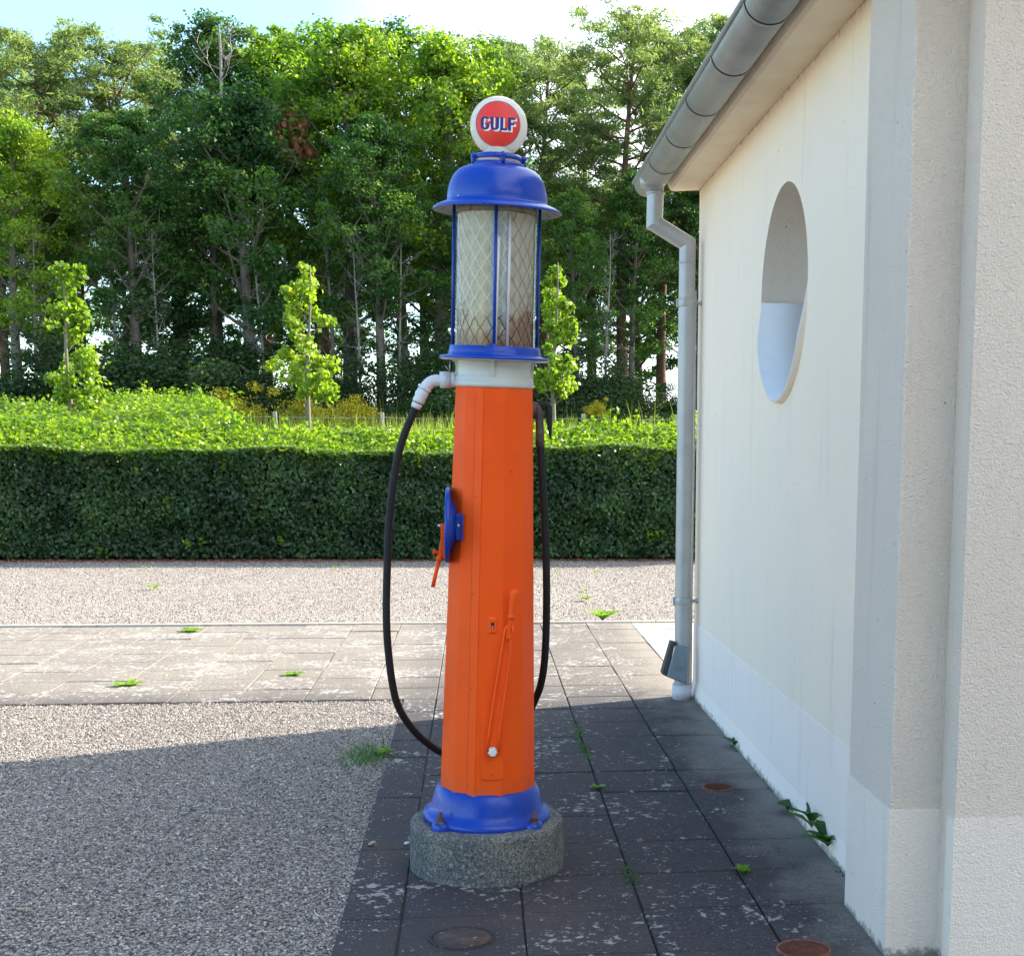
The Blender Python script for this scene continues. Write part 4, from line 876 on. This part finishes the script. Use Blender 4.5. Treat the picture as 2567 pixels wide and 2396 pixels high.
# second hedge, running back up the bank on the left
hedge2 = thing('hedge', 'sunlit hedge behind the left end of the long hedge, running back up the bank', 'hedge', (-8, 24, 0))
poly = [(-3.45, 21.15), (-5.75, 30.2), (-8.3, 25.2), (-10.5, 24.0), (-12, 21.15)]
def inpoly(x, y):
    c = np.zeros(len(x), bool); k = len(poly)
    for i in range(k):
        (x1, y1), (x2, y2) = poly[i], poly[(i+1) % k]; t = ((y1 > y) != (y2 > y)) & (x < (x2-x1)*(y-y1)/(y2-y1+1e-12)+x1); c ^= t
    return c
def zt2(x, y): return 1.78+.083*(y-21.2)+.03*np.sin(x*2.1+y)+.02*np.sin(y*3.3)
x = r_.uniform(-12, -3.4, 90000); y = r_.uniform(21.1, 30.3, 90000); k = inpoly(x, y); x, y = x[k], y[k]; n = len(x)
P1 = np.stack([x, y, zt2(x, y)+r_.exponential(.04, n)-.03], 1); N1 = np.stack([r_.normal(0, .55, n), -.15+r_.normal(0, .55, n), 1+0*x], 1)
sp, sn = [], []
for i in range(420):
    t = r_.uniform(); side = r_.uniform()
    if side < .45: a_, b_ = poly[0], poly[1]
    elif side < .8: a_, b_ = poly[1], poly[2]
    else: a_, b_ = poly[2], poly[3]
    x_, y_ = a_[0]+(b_[0]-a_[0])*t, a_[1]+(b_[1]-a_[1])*t; h = abs(r_.normal(0, .09))+.03
    if r_.uniform() < .08: h += .2
    for k in range(int(5+h*50)): sp.append([x_+r_.normal(0, .07), y_+r_.normal(0, .07), float(zt2(x_, y_))+h*r_.uniform()-.02]); sn.append(r_.normal(size=3))
for i in range(9000):      # right-hand face
    t = r_.uniform(); a_, b_ = poly[0], poly[1]; x_, y_ = a_[0]+(b_[0]-a_[0])*t, a_[1]+(b_[1]-a_[1])*t
    g0_ = float(gz(0, y_)); sp.append([x_+r_.normal(.02, .03), y_, g0_+(float(zt2(x_, y_))-g0_)*r_.uniform()]); sn.append([1, r_.normal(0, .5), r_.normal(.3, .5)])
leafobj('leaves', np.concatenate([P1, np.array(sp)])-np.array([-8, 24, 0]), np.concatenate([N1, np.array(sn)]), .07, r_, SUNHEDGEL, hedge2, .68)
mb = MB(); k = len(poly); vs = [(x_+8, y_-24, float(gz(0, y_))-.3) for x_, y_ in poly]+[(x_+8, y_-24, float(zt2(x_, y_))-.06) for x_, y_ in poly]
mb.add(vs, [tuple(range(k, 2*k))]+[(i, (i+1) % k, (i+1) % k+k, i+k) for i in range(k)]); mb.build('twigs', CORE, hedge2)  # same solid core, its darkness painting the shaded interior

# meadow grass
def blades(n, fx, fy, h0, h1, seed, name, label, m=GRASSL, zf=gz, w=.008, bend=.25):
    r_ = np.random.default_rng(seed); x = fx(r_, n); y = fy(r_, n); z = zf(x, y)-.01; h = r_.uniform(h0, h1, n)*np.where(r_.uniform(size=n) < .06, 1.6, 1)
    a = r_.uniform(0, 2*PI, n); bx, by = np.cos(a)*h*bend*r_.uniform(.2, 1.4, n), np.sin(a)*h*bend*r_.uniform(.2, 1.4, n); wa = a+PI/2+r_.normal(0, .6, n); wx, wy = np.cos(wa)*w, np.sin(wa)*w
    V = np.stack([np.stack([x-wx, y-wy, z], 1), np.stack([x+wx, y+wy, z], 1), np.stack([x+wx*.8+bx*.35, y+wy*.8+by*.35, z+h*.6], 1), np.stack([x-wx*.8+bx*.35, y-wy*.8+by*.35, z+h*.6], 1), np.stack([x+bx, y+by, z+h], 1), np.stack([x+bx+wx*.2, y+by+wy*.2, z+h], 1)], 1).reshape(-1, 3)
    i = 6*np.arange(n)[:, None]; Fc = np.concatenate([i+np.array([0, 1, 2, 3]), i+np.array([3, 2, 5, 4])]); o = D.objects.new(name, npmesh(name, V, Fc, 4, [m])); link(o); return tag(o, label, 'grass', kind='stuff')
blades(26000, lambda r, n: r.uniform(-7, 8, n), lambda r, n: r.uniform(25, 33, n), .05, .20, 5, 'meadow_grass', 'bright mown grass strip between the hedge and the wire fence', w=.012)
blades(3200, lambda r, n: r.uniform(-6, 7, n), lambda r, n: r.normal(30.2, .45, n), .22, .55, 6, 'tall_grass', 'tall seeding grass stalks along the wire fence', w=.006, bend=.2)
fence = thing('wire_fence', 'low wire fence on pale wooden posts between the grass strip and the wood', 'fence', (0, 30, 0))
for i in range(-4, 8):
    x = -1.99+2.09*i+random.Random(i).uniform(-.06, .06)
    if i == -2: continue
    g0_ = float(gz(x, 30)); mb = MB(); rot = Matrix.Rotation(random.Random(i+50).uniform(-.04, .04), 3, 'Y'); tz = 2.24+.02*i*.5
    mb.box((x, 0, (g0_-.2+tz)/2), (.085, .085, tz-g0_+.2), rot); mb.build('post', WOOD, fence, bevel=.012)
for z_ in (2.14, 1.95):
    mb = MB(); pts = []
    for i in range(-4, 8):
        x = -1.99+2.09*i; pts += [(x, -.05, z_+.01*i), (x+1.05, -.05, z_+.01*i-.02)]
    mb.tube(pts, .0045, 5); mb.build('wire', WIREM, fence)

# young trees, each crown built up from its own leaf bunches
def young(name, base, lean, H_, blobs, off, sc, seed, label):
    t = thing(name, label, 'tree', base, 'young maples behind the hedge'); r_ = np.random.default_rng(seed); Yt = base[1]; B = Vector(base)
    trunk = [Vector((lean*h*H_+.02*math.sin(h*9), 0, h*H_)) for h in np.linspace(0, 1, 14)]
    mb = MB(); mb.tube([trunk[0]-Vector((0, 0, .3))]+trunk, [.055]+[.052*(1-.9*h**1.2)+.003 for h in np.linspace(0, 1, 14)], 10)
    cs, rs = [], []
    for (u, v, q) in blobs:
        p = onY(off[0]+u/sc, off[1]+v/sc, Yt)-B; dy = r_.normal(0, .22); c = Vector((p.x, dy, p.z)); h = max(.08, min(.97, (c.z-.28)/H_)); b_ = Vector((lean*h*H_, 0, h*H_))
        mb.tube([b_, b_.lerp(c, .55)+Vector((0, 0, -.04)), c], [.014*(1.2-h), .008, .004], 6); rad = q/sc*Yt/F*.95
        cs.append(c); rs.append(rad)
        for _ in range(2): cs.append(c+Vector(r_.normal(0, rad*.55, 3))); rs.append(rad*.6)
    mb.build('trunk', YBARK, t)
    P_, N_ = clumps(cs, [q*1.08 for q in rs], 52, r_, .95, .25); leafobj('crown', P_, N_, .08, r_, YOUNGL, t, .85)
z24 = lambda x: float(gz(x, 24))
young('young_tree', (-6.51, 24, z24(0)), -.02, 4.42-z24(0), [(300, 160, 42), (370, 200, 48), (330, 250, 38), (310, 340, 55), (380, 330, 46), (340, 420, 58), (410, 400, 42), (360, 480, 46), (460, 580, 70), (400, 610, 46), (290, 640, 46), (260, 700, 42), (330, 700, 50), (440, 700, 66), (500, 750, 56), (480, 820, 52), (320, 790, 46), (400, 790, 56)], (0, 600), 1.988, 31, 'leftmost young tree behind the hedge, leafless gap halfway up its thin trunk')
young('young_tree', (-2.81, 24, z24(0)), .035, 4.48-z24(0), [(1520, 170, 38), (1530, 220, 52), (1450, 290, 42), (1540, 280, 46), (1450, 360, 46), (1510, 340, 42), (1610, 410, 42), (1470, 430, 36), (1480, 490, 36), (1540, 520, 46), (1430, 570, 50), (1390, 630, 38), (1480, 610, 56), (1570, 600, 56), (1650, 620, 42), (1440, 680, 56), (1530, 680, 66), (1620, 700, 52), (1590, 760, 56), (1510, 750, 56), (1640, 760, 38)], (0, 600), 1.988, 32, 'young tree left of the pump with one bunch of leaves sticking out right')
young('young_tree', (1.26, 24, z24(0)), .03, 4.62-z24(0), [(600, 230, 36), (600, 290, 56), (530, 330, 42), (640, 330, 38), (600, 420, 64), (540, 510, 56), (640, 500, 56), (580, 590, 74), (680, 560, 38), (530, 680, 56), (640, 680, 74), (720, 680, 46), (600, 760, 74), (700, 780, 56), (560, 830, 46), (600, 980, 56), (700, 960, 46), (480, 1050, 56), (560, 1050, 74), (660, 1060, 84), (740, 1120, 46), (480, 1140, 46), (620, 1160, 56), (700, 1160, 46)], (1200, 600), 3.093, 33, 'narrow young tree close against the right side of the pump')

# the wood: a few tree forms, copied with their own size and turn
def limb(mb, p0, d, L_, r0, r_, n=6, up=.12, wig=.1, sides=6):
    pts = [Vector(p0)]; d = Vector(d).normalized()
    for i in range(n-1):
        d = (d+Vector((r_.normal(0, wig), r_.normal(0, wig), r_.normal(0, wig)+up))).normalized(); pts.append(pts[-1]+d*L_/(n-1))
    mb.tube(pts, [r0*(1-.82*i/(n-1)) for i in range(n)], sides, cap=False); return pts
def broad(seed, Hh=11.0, Rr=2.7, m=OAKL, per=96, low=.27):
    r_ = np.random.default_rng(seed); t = D.objects.new('broadleaf_tree', None); mb = MB(); k = 16
    tr = [Vector((.25*math.sin(h*3+seed)*h, .25*math.cos(h*2.3+seed)*h, h*Hh*.93)) for h in np.linspace(0, 1, k)]
    mb.tube([tr[0]-Vector((0, 0, .5))]+tr, [.2]+[.19*(1-.88*h)+.006 for h in np.linspace(0, 1, k)], 9, cap=False)
    cs, rs = [], []
    for i in range(34):
        h = low+(.96-low)*(i/33)**.85; p = tr[0].lerp(tr[0], 0); ti = h*(k-1); a_ = tr[int(ti)].lerp(tr[min(k-1, int(ti)+1)], ti-int(ti))
        prof = (math.sin(PI*min(1, max(.04, (h-low+.10)/(1.12-low)))**.8))**.7; az_ = i*2.4+r_.normal(0, .3); L_ = Rr*prof*r_.uniform(.72, 1.15)
        el_ = .15+.75*h; d = Vector((math.cos(az_)*math.cos(el_), math.sin(az_)*math.cos(el_), math.sin(el_)))
        pts = limb(mb, a_, d, L_, .05*(1.25-h)+.012, r_, 6, .10)
        for q in range(2, 6):
            for _ in range(2):
                b_ = pts[q]; dd = Vector((r_.normal(), r_.normal(), abs(r_.normal())*.5)).normalized(); l2 = L_*r_.uniform(.18, .38)
                e = limb(mb, b_, dd, l2, .012, r_, 3, .1, sides=4)[-1]; cs.append(e); rs.append(r_.uniform(.18, .50))
        cs.append(pts[-1]); rs.append(r_.uniform(.3, .5))
    for _ in range(5): cs.append(tr[-1]+Vector((r_.normal(0, .35), r_.normal(0, .35), r_.normal(.1, .3)))); rs.append(.4)
    tk = mb.build('trunk', BARK, t); P_, N_ = clumps(cs, rs, per, r_, .62, .55); cr_ = leafobj('crown', P_, N_, .108, r_, m, t, .7)
    return t, [tk, cr_], Hh
def pine(seed, Hh=12.5, Rr=2.3, start=.42, per=70):
    r_ = np.random.default_rng(seed); t = D.objects.new('pine_tree', None); mb = MB(); k = 18
    tr = [Vector((.3*math.sin(h*2.6+seed)*h, .2*math.cos(h*3+seed)*h, h*Hh*.96)) for h in np.linspace(0, 1, k)]
    mb.tube([tr[0]-Vector((0, 0, .5))]+tr, [.18]+[.175*(1-.85*h)+.008 for h in np.linspace(0, 1, k)], 9, cap=False)
    cs, rs = [], []
    for i in range(36):
        h = start+(.99-start)*i/35; ti = h*(k-1); a_ = tr[int(ti)].lerp(tr[min(k-1, int(ti)+1)], ti-int(ti)); az_ = i*2.4+r_.normal(0, .4)
        q0_ = (h-start)/(1-start); prof = (.35+.9*q0_)*(1-q0_)**.45*1.35; L_ = Rr*min(1, prof+.12)*r_.uniform(.6, 1.2)
        el_ = -.05+.7*q0_; d = Vector((math.cos(az_)*math.cos(el_), math.sin(az_)*math.cos(el_), math.sin(el_))); pts = limb(mb, a_, d, L_, .04*(1.3-q0_)+.01, r_, 6, .10, .13)
        for q in range(2, 6):
            for _ in range(2):
                dd = Vector((r_.normal(), r_.normal(), .35+abs(r_.normal())*.4)).normalized(); e = limb(mb, pts[q], dd, L_*r_.uniform(.15, .34), .010, r_, 3, .12, sides=4)[-1]; cs.append(e); rs.append(r_.uniform(.22, .42))
    mb.cur = 1
    for i in range(16):
        h = r_.uniform(.1, start+.05); ti = h*(k-1); a_ = tr[int(ti)]; az_ = r_.uniform(0, 2*PI); pts = limb(mb, a_, (math.cos(az_), math.sin(az_), r_.normal(.1, .3)), r_.uniform(.5, 1.7), .022, r_, 6, -.03, .28, 5)
        limb(mb, pts[3], (r_.normal(), r_.normal(), r_.normal()), .5, .009, r_, 4, 0, .3, 4)
    tk = mb.build('trunk', [PINEBARK, DEADW], t); P_, N_ = clumps(cs, rs, per, r_, .5, .0); cr_ = leafobj('crown', P_, N_, .19, r_, PINEL, t, .22)
    return t, [tk, cr_], Hh
def snag(seed, Hh=9.5):
    r_ = np.random.default_rng(seed); t = D.objects.new('bare_tree', None); mb = MB(); k = 16
    tr = [Vector((.35*math.sin(h*4+seed)*h, .1, h*Hh)) for h in np.linspace(0, 1, k)]; mb.tube([tr[0]-Vector((0, 0, .5))]+tr, [.12]+[.11*(1-.85*h)+.008 for h in np.linspace(0, 1, k)], 8, cap=False)
    for i in range(26):
        h = .3+.68*i/25; a_ = tr[int(h*(k-1))]; az_ = r_.uniform(0, 2*PI); pts = limb(mb, a_, (math.cos(az_), math.sin(az_), .7), r_.uniform(.8, 2.3)*(1.2-h*.6), .032*(1.3-h), r_, 7, .05, .26, 5)
        for q in (2, 3, 4, 5):
            p2 = limb(mb, pts[q], (r_.normal(), r_.normal(), .5+r_.normal()*.5), r_.uniform(.4, 1.0), .012, r_, 5, .05, .25, 4); limb(mb, p2[2], (r_.normal(), r_.normal(), .4), .4, .006, r_, 4, .05, .2, 3)
    tk = mb.build('trunk', DEADW, t); return t, [tk], Hh
def bush(seed, m, name, per=60, size=.10, R_=1.1, nh=26):
    r_ = np.random.default_rng(seed); t = D.objects.new(name, None); mb = MB(); cs, rs = [], []
    for i in range(nh):
        az_ = r_.uniform(0, 2*PI); e_ = r_.uniform(.2, 1.4); L_ = R_*r_.uniform(.6, 1.15); pts = limb(mb, (0, 0, -.1), (math.cos(az_)*math.cos(e_), math.sin(az_)*math.cos(e_), math.sin(e_)), L_, .02, r_, 5, .08, .15, 5)
        for q in (2, 3, 4):
            cs.append(pts[q]); rs.append(r_.uniform(.2, .36)*R_); cs.append(pts[q]+Vector(r_.normal(0, .2*R_, 3))); rs.append(r_.uniform(.15, .3)*R_)
    tk = mb.build('stems', BARK, t); P_, N_ = clumps(cs, rs, per, r_, .8, .3); P_[:, 2] = np.abs(P_[:, 2]); cr_ = leafobj('foliage', P_, N_, size, r_, m, t, .7); return t, [tk, cr_], R_*1.15
used = set()
def place(proto, x, y, H_, turn, label, cat, group=None, wide=1.0, z=None):
    t, ch, H0 = proto; s = H_/H0
    if t.name not in used:
        used.add(t.name); COL.objects.link(t); r = t
    else:
        r = t.copy(); COL.objects.link(r)
        for c in ch:
            q = c.copy(); COL.objects.link(q); q.parent = r
    r.location = (x, y, float(gz(x, y)) if z is None else z); r.rotation_euler = (0, 0, turn); r.scale = (s*wide, s*wide, s)
    for k_ in ('label', 'category', 'group'):
        if k_ in r: del r[k_]
    return tag(r, label, cat, group)
B1, B2, B3, B4 = broad(41), broad(42, 10, 2.6, OAKL2, 96, .22), broad(43, 12, 2.5, OAKL), broad(44, 8, 2.4, OAKL, 90, .15)
P1_, P2_, P3_ = pine(51), pine(52, 13, 2.6, .5), pine(53, 12, 2.2, .33)
S1 = snag(61)
GRP = 'trees of the wood behind the fence'
def wood(proto, dx, dy, Y, turn, label, cat, wide=1.0):
    p = onY(dx*1.2912, dy*1.2912, Y); g0_ = float(gz(p.x, Y)); return place(proto, p.x, Y, (p.z-g0_)*(.955 if cat == 'pine' else .965), turn, label, cat, GRP, wide)
wood(B2, 10, 190, 35.5, .3, 'broad yellow green tree at the left edge of the photo', 'tree', 1.0)
wood(P1_, 55, 45, 40.5, 1.1, 'olive green pine topping the skyline at the far left', 'pine', 1.35)
wood(P3_, -60, 30, 38, 2.2, 'pine cut by the left edge of the photo', 'pine', 1.2)
wood(P2_, 235, 52, 42, .4, 'rounded pine standing alone between the sky dip and the tall leafy tree', 'pine', 1.35)
wood(B1, 240, 175, 36, 2.0, 'lower leafy tree in front of the rounded pine, above the leftmost young tree', 'tree', 1.05)
wood(B3, 405, -25, 39, .9, 'tallest leafy tree left of centre with bare twigs at its top', 'tree', .95)
wood(S1, 400, 20, 37.2, .2, 'pale leafless branching tree in front of the tallest leafy tree', 'tree', 1.0)
wood(B2, 560, 22, 40, 1.7, 'bright leafy tree just right of the tallest one', 'tree', 1.05)
wood(B4, 470, 150, 36.3, 3.9, 'middle sized leafy tree below the tallest one, dark underneath', 'tree', 1.0)
wood(B2, 665, 5, 38.5, 4.4, 'large leafy tree filling the skyline halfway to the pump', 'tree', 1.1)
wood(B3, 770, 0, 41, 3.1, 'leafy tree whose crown touches the photo top left of the pump', 'tree', 1.1)
wood(B2, 850, 25, 37.5, 5.3, 'yellow green leafy crown directly left of the pump globe', 'tree', 1.05)
wood(B1, 730, 190, 35.5, 1.0, 'dark leafy tree rising behind the middle young tree', 'tree', 1.05)
wood(P3_, 1000, 62, 39.5, .7, 'pine whose crown stands right behind the pump globe', 'pine', 1.25)
wood(P1_, 1060, 60, 43, 2.9, 'pine with a pointed top right of the pump globe', 'pine', 1.2)
wood(B1, 960, 260, 36, 5.9, 'dark leafy tree directly behind the pump', 'tree', 1.05)
wood(P2_, 1215, 8, 38.5, 3.6, 'tall open crowned pine between the globe and the gutter', 'pine', 1.25)
wood(P3_, 1340, 20, 42, 5.0, 'pine nearest the gutter, seen through by sky', 'pine', 1.2)
wood(P1_, 1420, 10, 40, 1.9, 'pine partly hidden by the gutter', 'pine', 1.1)
wood(B3, 1120, 340, 35.8, 2.6, 'low dark leafy tree right of the pump hood', 'tree', 1.0)
wood(B3, 1230, 300, 37, .1, 'dark leafy tree left of the swan neck of the downpipe', 'tree', 1.0)
wood(B1, 1360, 330, 38.5, 1.3, 'dark leafy tree behind the downpipe', 'tree', 1.0)
wood(B1, 330, 330, 37.5, 2.8, 'shaded leafy tree in the gap between two young trees', 'tree', .9)
wood(B3, 90, 330, 37, .8, 'shaded leafy tree behind the leftmost young tree', 'tree', 1.0)
wood(S1, 640, 330, 36.6, 2.4, 'pale leafless tree deep in the shade left of the pump', 'tree', .9)
wood(S1, 60, 420, 35.4, 1.4, 'bare grey branching tree low in the wood at the left edge', 'tree', .9)
wood(S1, 500, 400, 35.6, 3.3, 'bare pale tree whose branches spread left of the middle young tree', 'tree', .8)
wood(S1, 770, 420, 35.4, 5.2, 'thin bare tree just left of the pump hood', 'tree', .8)
wood(S1, 300, 430, 35.2, 2.2, 'thin bare sapling between the first two young trees', 'tree', .7)
wood(S1, 690, 440, 35.0, 4.0, 'thin bare sapling right of the middle young tree', 'tree', .7)
wood(S1, 1180, 440, 35.3, .5, 'thin bare sapling halfway between pump and downpipe', 'tree', .7)
wood(S1, 210, 400, 36.2, 4.4, 'small bare grey tree in the shade right of the leftmost young tree', 'tree', .9)
for i, (dx, dy) in enumerate(((130, 130), (330, 110), (500, 70), (620, 60), (900, 90), (1150, 120), (1290, 80), (-20, 120))):
    wood((P1_, P2_, P3_)[i % 3], dx, dy, 45+1.2*(i % 3), i*1.3, 'pine in the rear row of the wood, mostly hidden by nearer trees', 'pine', 1.15)
for i, (x, y, hh) in enumerate(((9, 37, 11), (13, 36, 9), (17, 39, 10), (10, 43, 12), (15, 45, 11), (22, 46, 11))):  # unseen trees added to keep the lower wood in shade
    place((B1, B3, P2_)[i % 3], x, y, hh, i*1.1, 'tree of the wood hidden behind the house, added to shade the wood', 'tree', GRP)
U1, U2 = bush(71, DARKL, 'shrub', 300, .044, 1.2), bush(72, DARKL, 'shrub', 300, .040, 1.1)
for i in range(15):
    r2 = random.Random(i+7); x = -14+1.55*i+r2.uniform(-.4, .4); y = r2.uniform(33.6, 36.2)
    place(U1 if i % 2 else U2, x, y, r2.choice((1.0, 1.4, 1.7, 2.6)), r2.uniform(0, 6), 'dark leafy shrub of the undergrowth at the foot of the wood', 'shrub', 'undergrowth shrubs', r2.uniform(1.1, 1.5))
for i in range(15):
    r2 = random.Random(i+77); x = -19+1.9*i+r2.uniform(-.5, .5); y = r2.uniform(47, 50)
    place(B4 if i % 2 else B1, x, y, r2.uniform(5.5, 8), r2.uniform(0, 6), 'small tree glimpsed between the trunks at the back of the wood', 'tree', 'small trees at the back of the wood', r2.uniform(1.0, 1.25))
G1 = bush(73, GORSEL, 'flowering_shrub', 110, .05, .8, 22)
for dx, dy, Hh_, lb in ((437, 758, 1.0, 'largest yellow flowering shrub, at the edge of the wood left of the young tree'), (590, 768, .85, 'yellow flowering shrub behind the trunk of the middle young tree'), (685, 770, .7, 'small yellow flowering shrub between the middle young tree and the pump'), (1158, 778, .35, 'tiny yellow flowering shrub right of the pump hose')):
    p = onY(dx*1.2912, dy*1.2912, 31.6); place(G1, p.x, 31.6, Hh_, dx, lb, 'shrub', 'yellow flowering shrubs', 1.1, p.z-Hh_)
DB = bush(74, DEADL, 'dead_foliage', 40, .14, .7, 12)
p = onY(520*1.29, 290*1.29, 37.6); place(DB, p.x+.35, 37.0, 1.5, 0, 'brown dead bough of leaves hanging high in the wood', 'bough', None, .62, p.z-.6)
# woodland added unseen behind the camera, which keeps the camera-side faces out of the open sky
r_ = np.random.default_rng(90); cs = []; 
for i in range(260): cs.append((r_.uniform(-7, 24), r_.uniform(-14, -10), r_.uniform(.5, 7.5)))
P_, N_ = clumps(cs, [1.3]*len(cs), 60, r_, .9, .3); o = leafobj('shadescreen', P_, N_, .45, r_, DARKL, None, .7); tag(o, 'dense green woodland added unseen behind the camera', 'shadescreen', kind='stuff')

# weeds in the joints and along the wall
def rosette(p, R_, n, m, seed, label, name='weed', up=.5, w=.2, ser=True, group=None, cat='weed', h=None):
    r_ = np.random.default_rng(seed); mb = MB()
    for i in range(n):
        a = 2*PI*i/n+r_.normal(0, .25); L_ = R_*r_.uniform(.6, 1.15); e = min(1.5, up*r_.uniform(.7, 1.15)); d = Vector((math.cos(a), math.sin(a), 0)); s_ = Vector((-d.y, d.x, 0)); k = 6; vs = []
        for j in range(k+1):
            t = j/k; wd = L_*w*math.sin(PI*min(.98, t*.85+.12))*(1+(.28 if j % 2 and ser else 0)); q = d*(L_*t*math.cos(e*(1-t*.4)))+Vector((0, 0, L_*math.sin(e)*(t-.45*t*t)))
            vs += [q-s_*wd+Vector((0, 0, wd*.35)), q, q+s_*wd+Vector((0, 0, wd*.35))]
        mb.add(vs, [(3*j+c, 3*j+c+1, 3*j+c+4, 3*j+c+3) for j in range(k) for c in (0, 1)], True)
    o = mb.build(name, m); o.location = (p[0], p[1], p[2] if len(p) > 2 else .003); return tag(o, label, cat, group)
wd = lambda u, v: onZ(u, v, .004)
rosette(wd(1511, 1555), .19, 46, WEEDL, 1, 'largest bright green weed at the edge of the far gravel right of the hose', up=1.0, w=.09)
rosette(wd(1470, 1503), .09, 12, WEEDL, 2, 'small green weed in the far gravel behind the largest weed', up=.8)
rosette(wd(1466, 1480), .06, 9, WEEDL, 3, 'tiny green weed farthest back in the gravel right of the pump', up=.8)
rosette(wd(480, 1583), .11, 16, WEEDL, 4, 'flat green weed on the pale slabs close to the kerb', up=.35)
rosette(wd(325, 1717), .11, 14, WEEDL, 5, 'flat green weed on the pale slabs farthest left', up=.35)
rosette(wd(738, 1691), .08, 12, WEEDL, 6, 'flat green weed on the pale slabs left of the hose', up=.4)
rosette(wd(388, 1475), .09, 10, WEEDL, 7, 'small weed in the sunlit far gravel left of the pump', up=.7)
for i, (u, v) in enumerate(((362, 1423), (385, 1425), (840, 1425), (865, 1424), (1395, 1440), (1490, 1436), (1385, 1462))): rosette(wd(u, v), .07, 7, WEEDL, 20+i, 'little grass sprout in the gravel at the shadow line of the hedge', up=1.1, w=.1, group='grass sprouts by the hedge')
rosette(wd(1496, 1976), .045, 16, WEEDL, 8, 'green weed in the paving joint right of the pump column', up=.7)
rosette(wd(1862, 2188), .05, 12, WEEDL, 9, 'pale green weed in the paving joint between the two rusty covers', up=1.0)
rosette(wd(1998, 2036), .10, 8, DARKWEED, 10, 'broad leaved dark plant at the foot of the wall', up=.7, w=.5, ser=False, name='plant', cat='plant')
rosette(wd(2046, 2090), .24, 9, DARKWEED, 11, 'upright dandelion like plant at the foot of the wall', up=1.45, w=.13, name='plant', cat='plant')
rosette(wd(2088, 2136), .17, 22, DARKWEED, 12, 'low dark plant at the foot of the wall nearest the pilaster', up=1.25, w=.14, name='plant', cat='plant')
rosette(wd(1846, 1870), .09, 14, DARKWEED, 13, 'smallest plant at the foot of the wall, nearest the downpipe', up=1.1, w=.18, name='plant', cat='plant')
zf = lambda x, y: np.asarray(x)*0-.004
def tuft(u, v, sx, sy, n, h, seed, label, w=.0022):
    p = wd(u, v); o = blades(n, lambda r, k: r.normal(0, sx, k), lambda r, k: r.normal(0, sy, k), h*.4, h, seed, 'grass_tuft', label, DARKWEED, zf, w, 1.1); o.location = p; return o
tuft(925, 1893, .075, .12, 330, .055, 1, 'wide grass tuft at the gravel edge left of the pump column'); rosette(wd(962, 1890), .07, 12, WEEDL, 14, 'leafy weed at the right end of the wide grass tuft', up=.9)
mb = None
def jointmoss():
    """low green growth creeping along two joints"""
    r_ = np.random.default_rng(8); P_ = []
    for x0, segs in ((.555, ((4.9, 5.5), (6.9, 7.9))), (.966, ((5.9, 6.1),)), (-.262, ((7.0, 7.9), (8.7, 9.2))), (.145, ((8.8, 9.3),)), (1.372, ((4.75, 8.5),))):
        for a, b_ in segs:
            n = int(420*(b_-a)*(.6 if x0 > 1.3 else 1)); P_.append(np.stack([x0+r_.normal(0, .016, n), r_.uniform(a, b_, n), .004+np.abs(r_.normal(0, .006, n))], 1))
    P_ = np.concatenate(P_); P_ = P_[noise3(P_, 7) > .3]; N_ = r_.normal(size=P_.shape)+np.array([0, 0, 1]); o = leafobj('moss', P_, N_, .012, r_, DARKWEED); tag(o, 'moss and tiny weeds creeping along the paving joints', 'moss', kind='stuff')
jointmoss()

mb = MB(); mb.tube([onZ(u, v, .012) for u, v in ((788, 2278), (790, 2288), (797, 2294), (806, 2296), (818, 2294))], .0012, 6); o = mb.build('string', LWHITE); tag(o, 'short curl of white string lying on the shaded gravel', 'string')
for i, (u, v, r0) in enumerate(((933, 2112, .016), (1020, 2112, .012))):
    V, Fc = icos(1, np.random.default_rng(i+4), r0*2, r0*2.1); p = onZ(u, v, .012); me = npmesh('pebble', V.reshape(-1, 3), Fc, 3, [LWHITE if i else STONE], True); o = D.objects.new('pebble', me); link(o); o.location = p
    tag(o, ('grey white pebble on the path edge left of the concrete block', 'white pebble touching the left side of the concrete block')[i], 'pebble')

r_ = np.random.default_rng(77); n = 2600; x = r_.uniform(-8.5, 4, n); y = 19.62-np.abs(r_.normal(0, .16, n))
o = leafobj('leaf_litter', np.stack([x, y, .004+r_.uniform(0, .012, n)], 1), np.stack([r_.normal(0, .4, n), r_.normal(0, .4, n), 1+0*x], 1), .045, r_, DEADL); tag(o, 'dry brown leaf litter on the gravel at the foot of the long hedge', 'litter', kind='stuff')
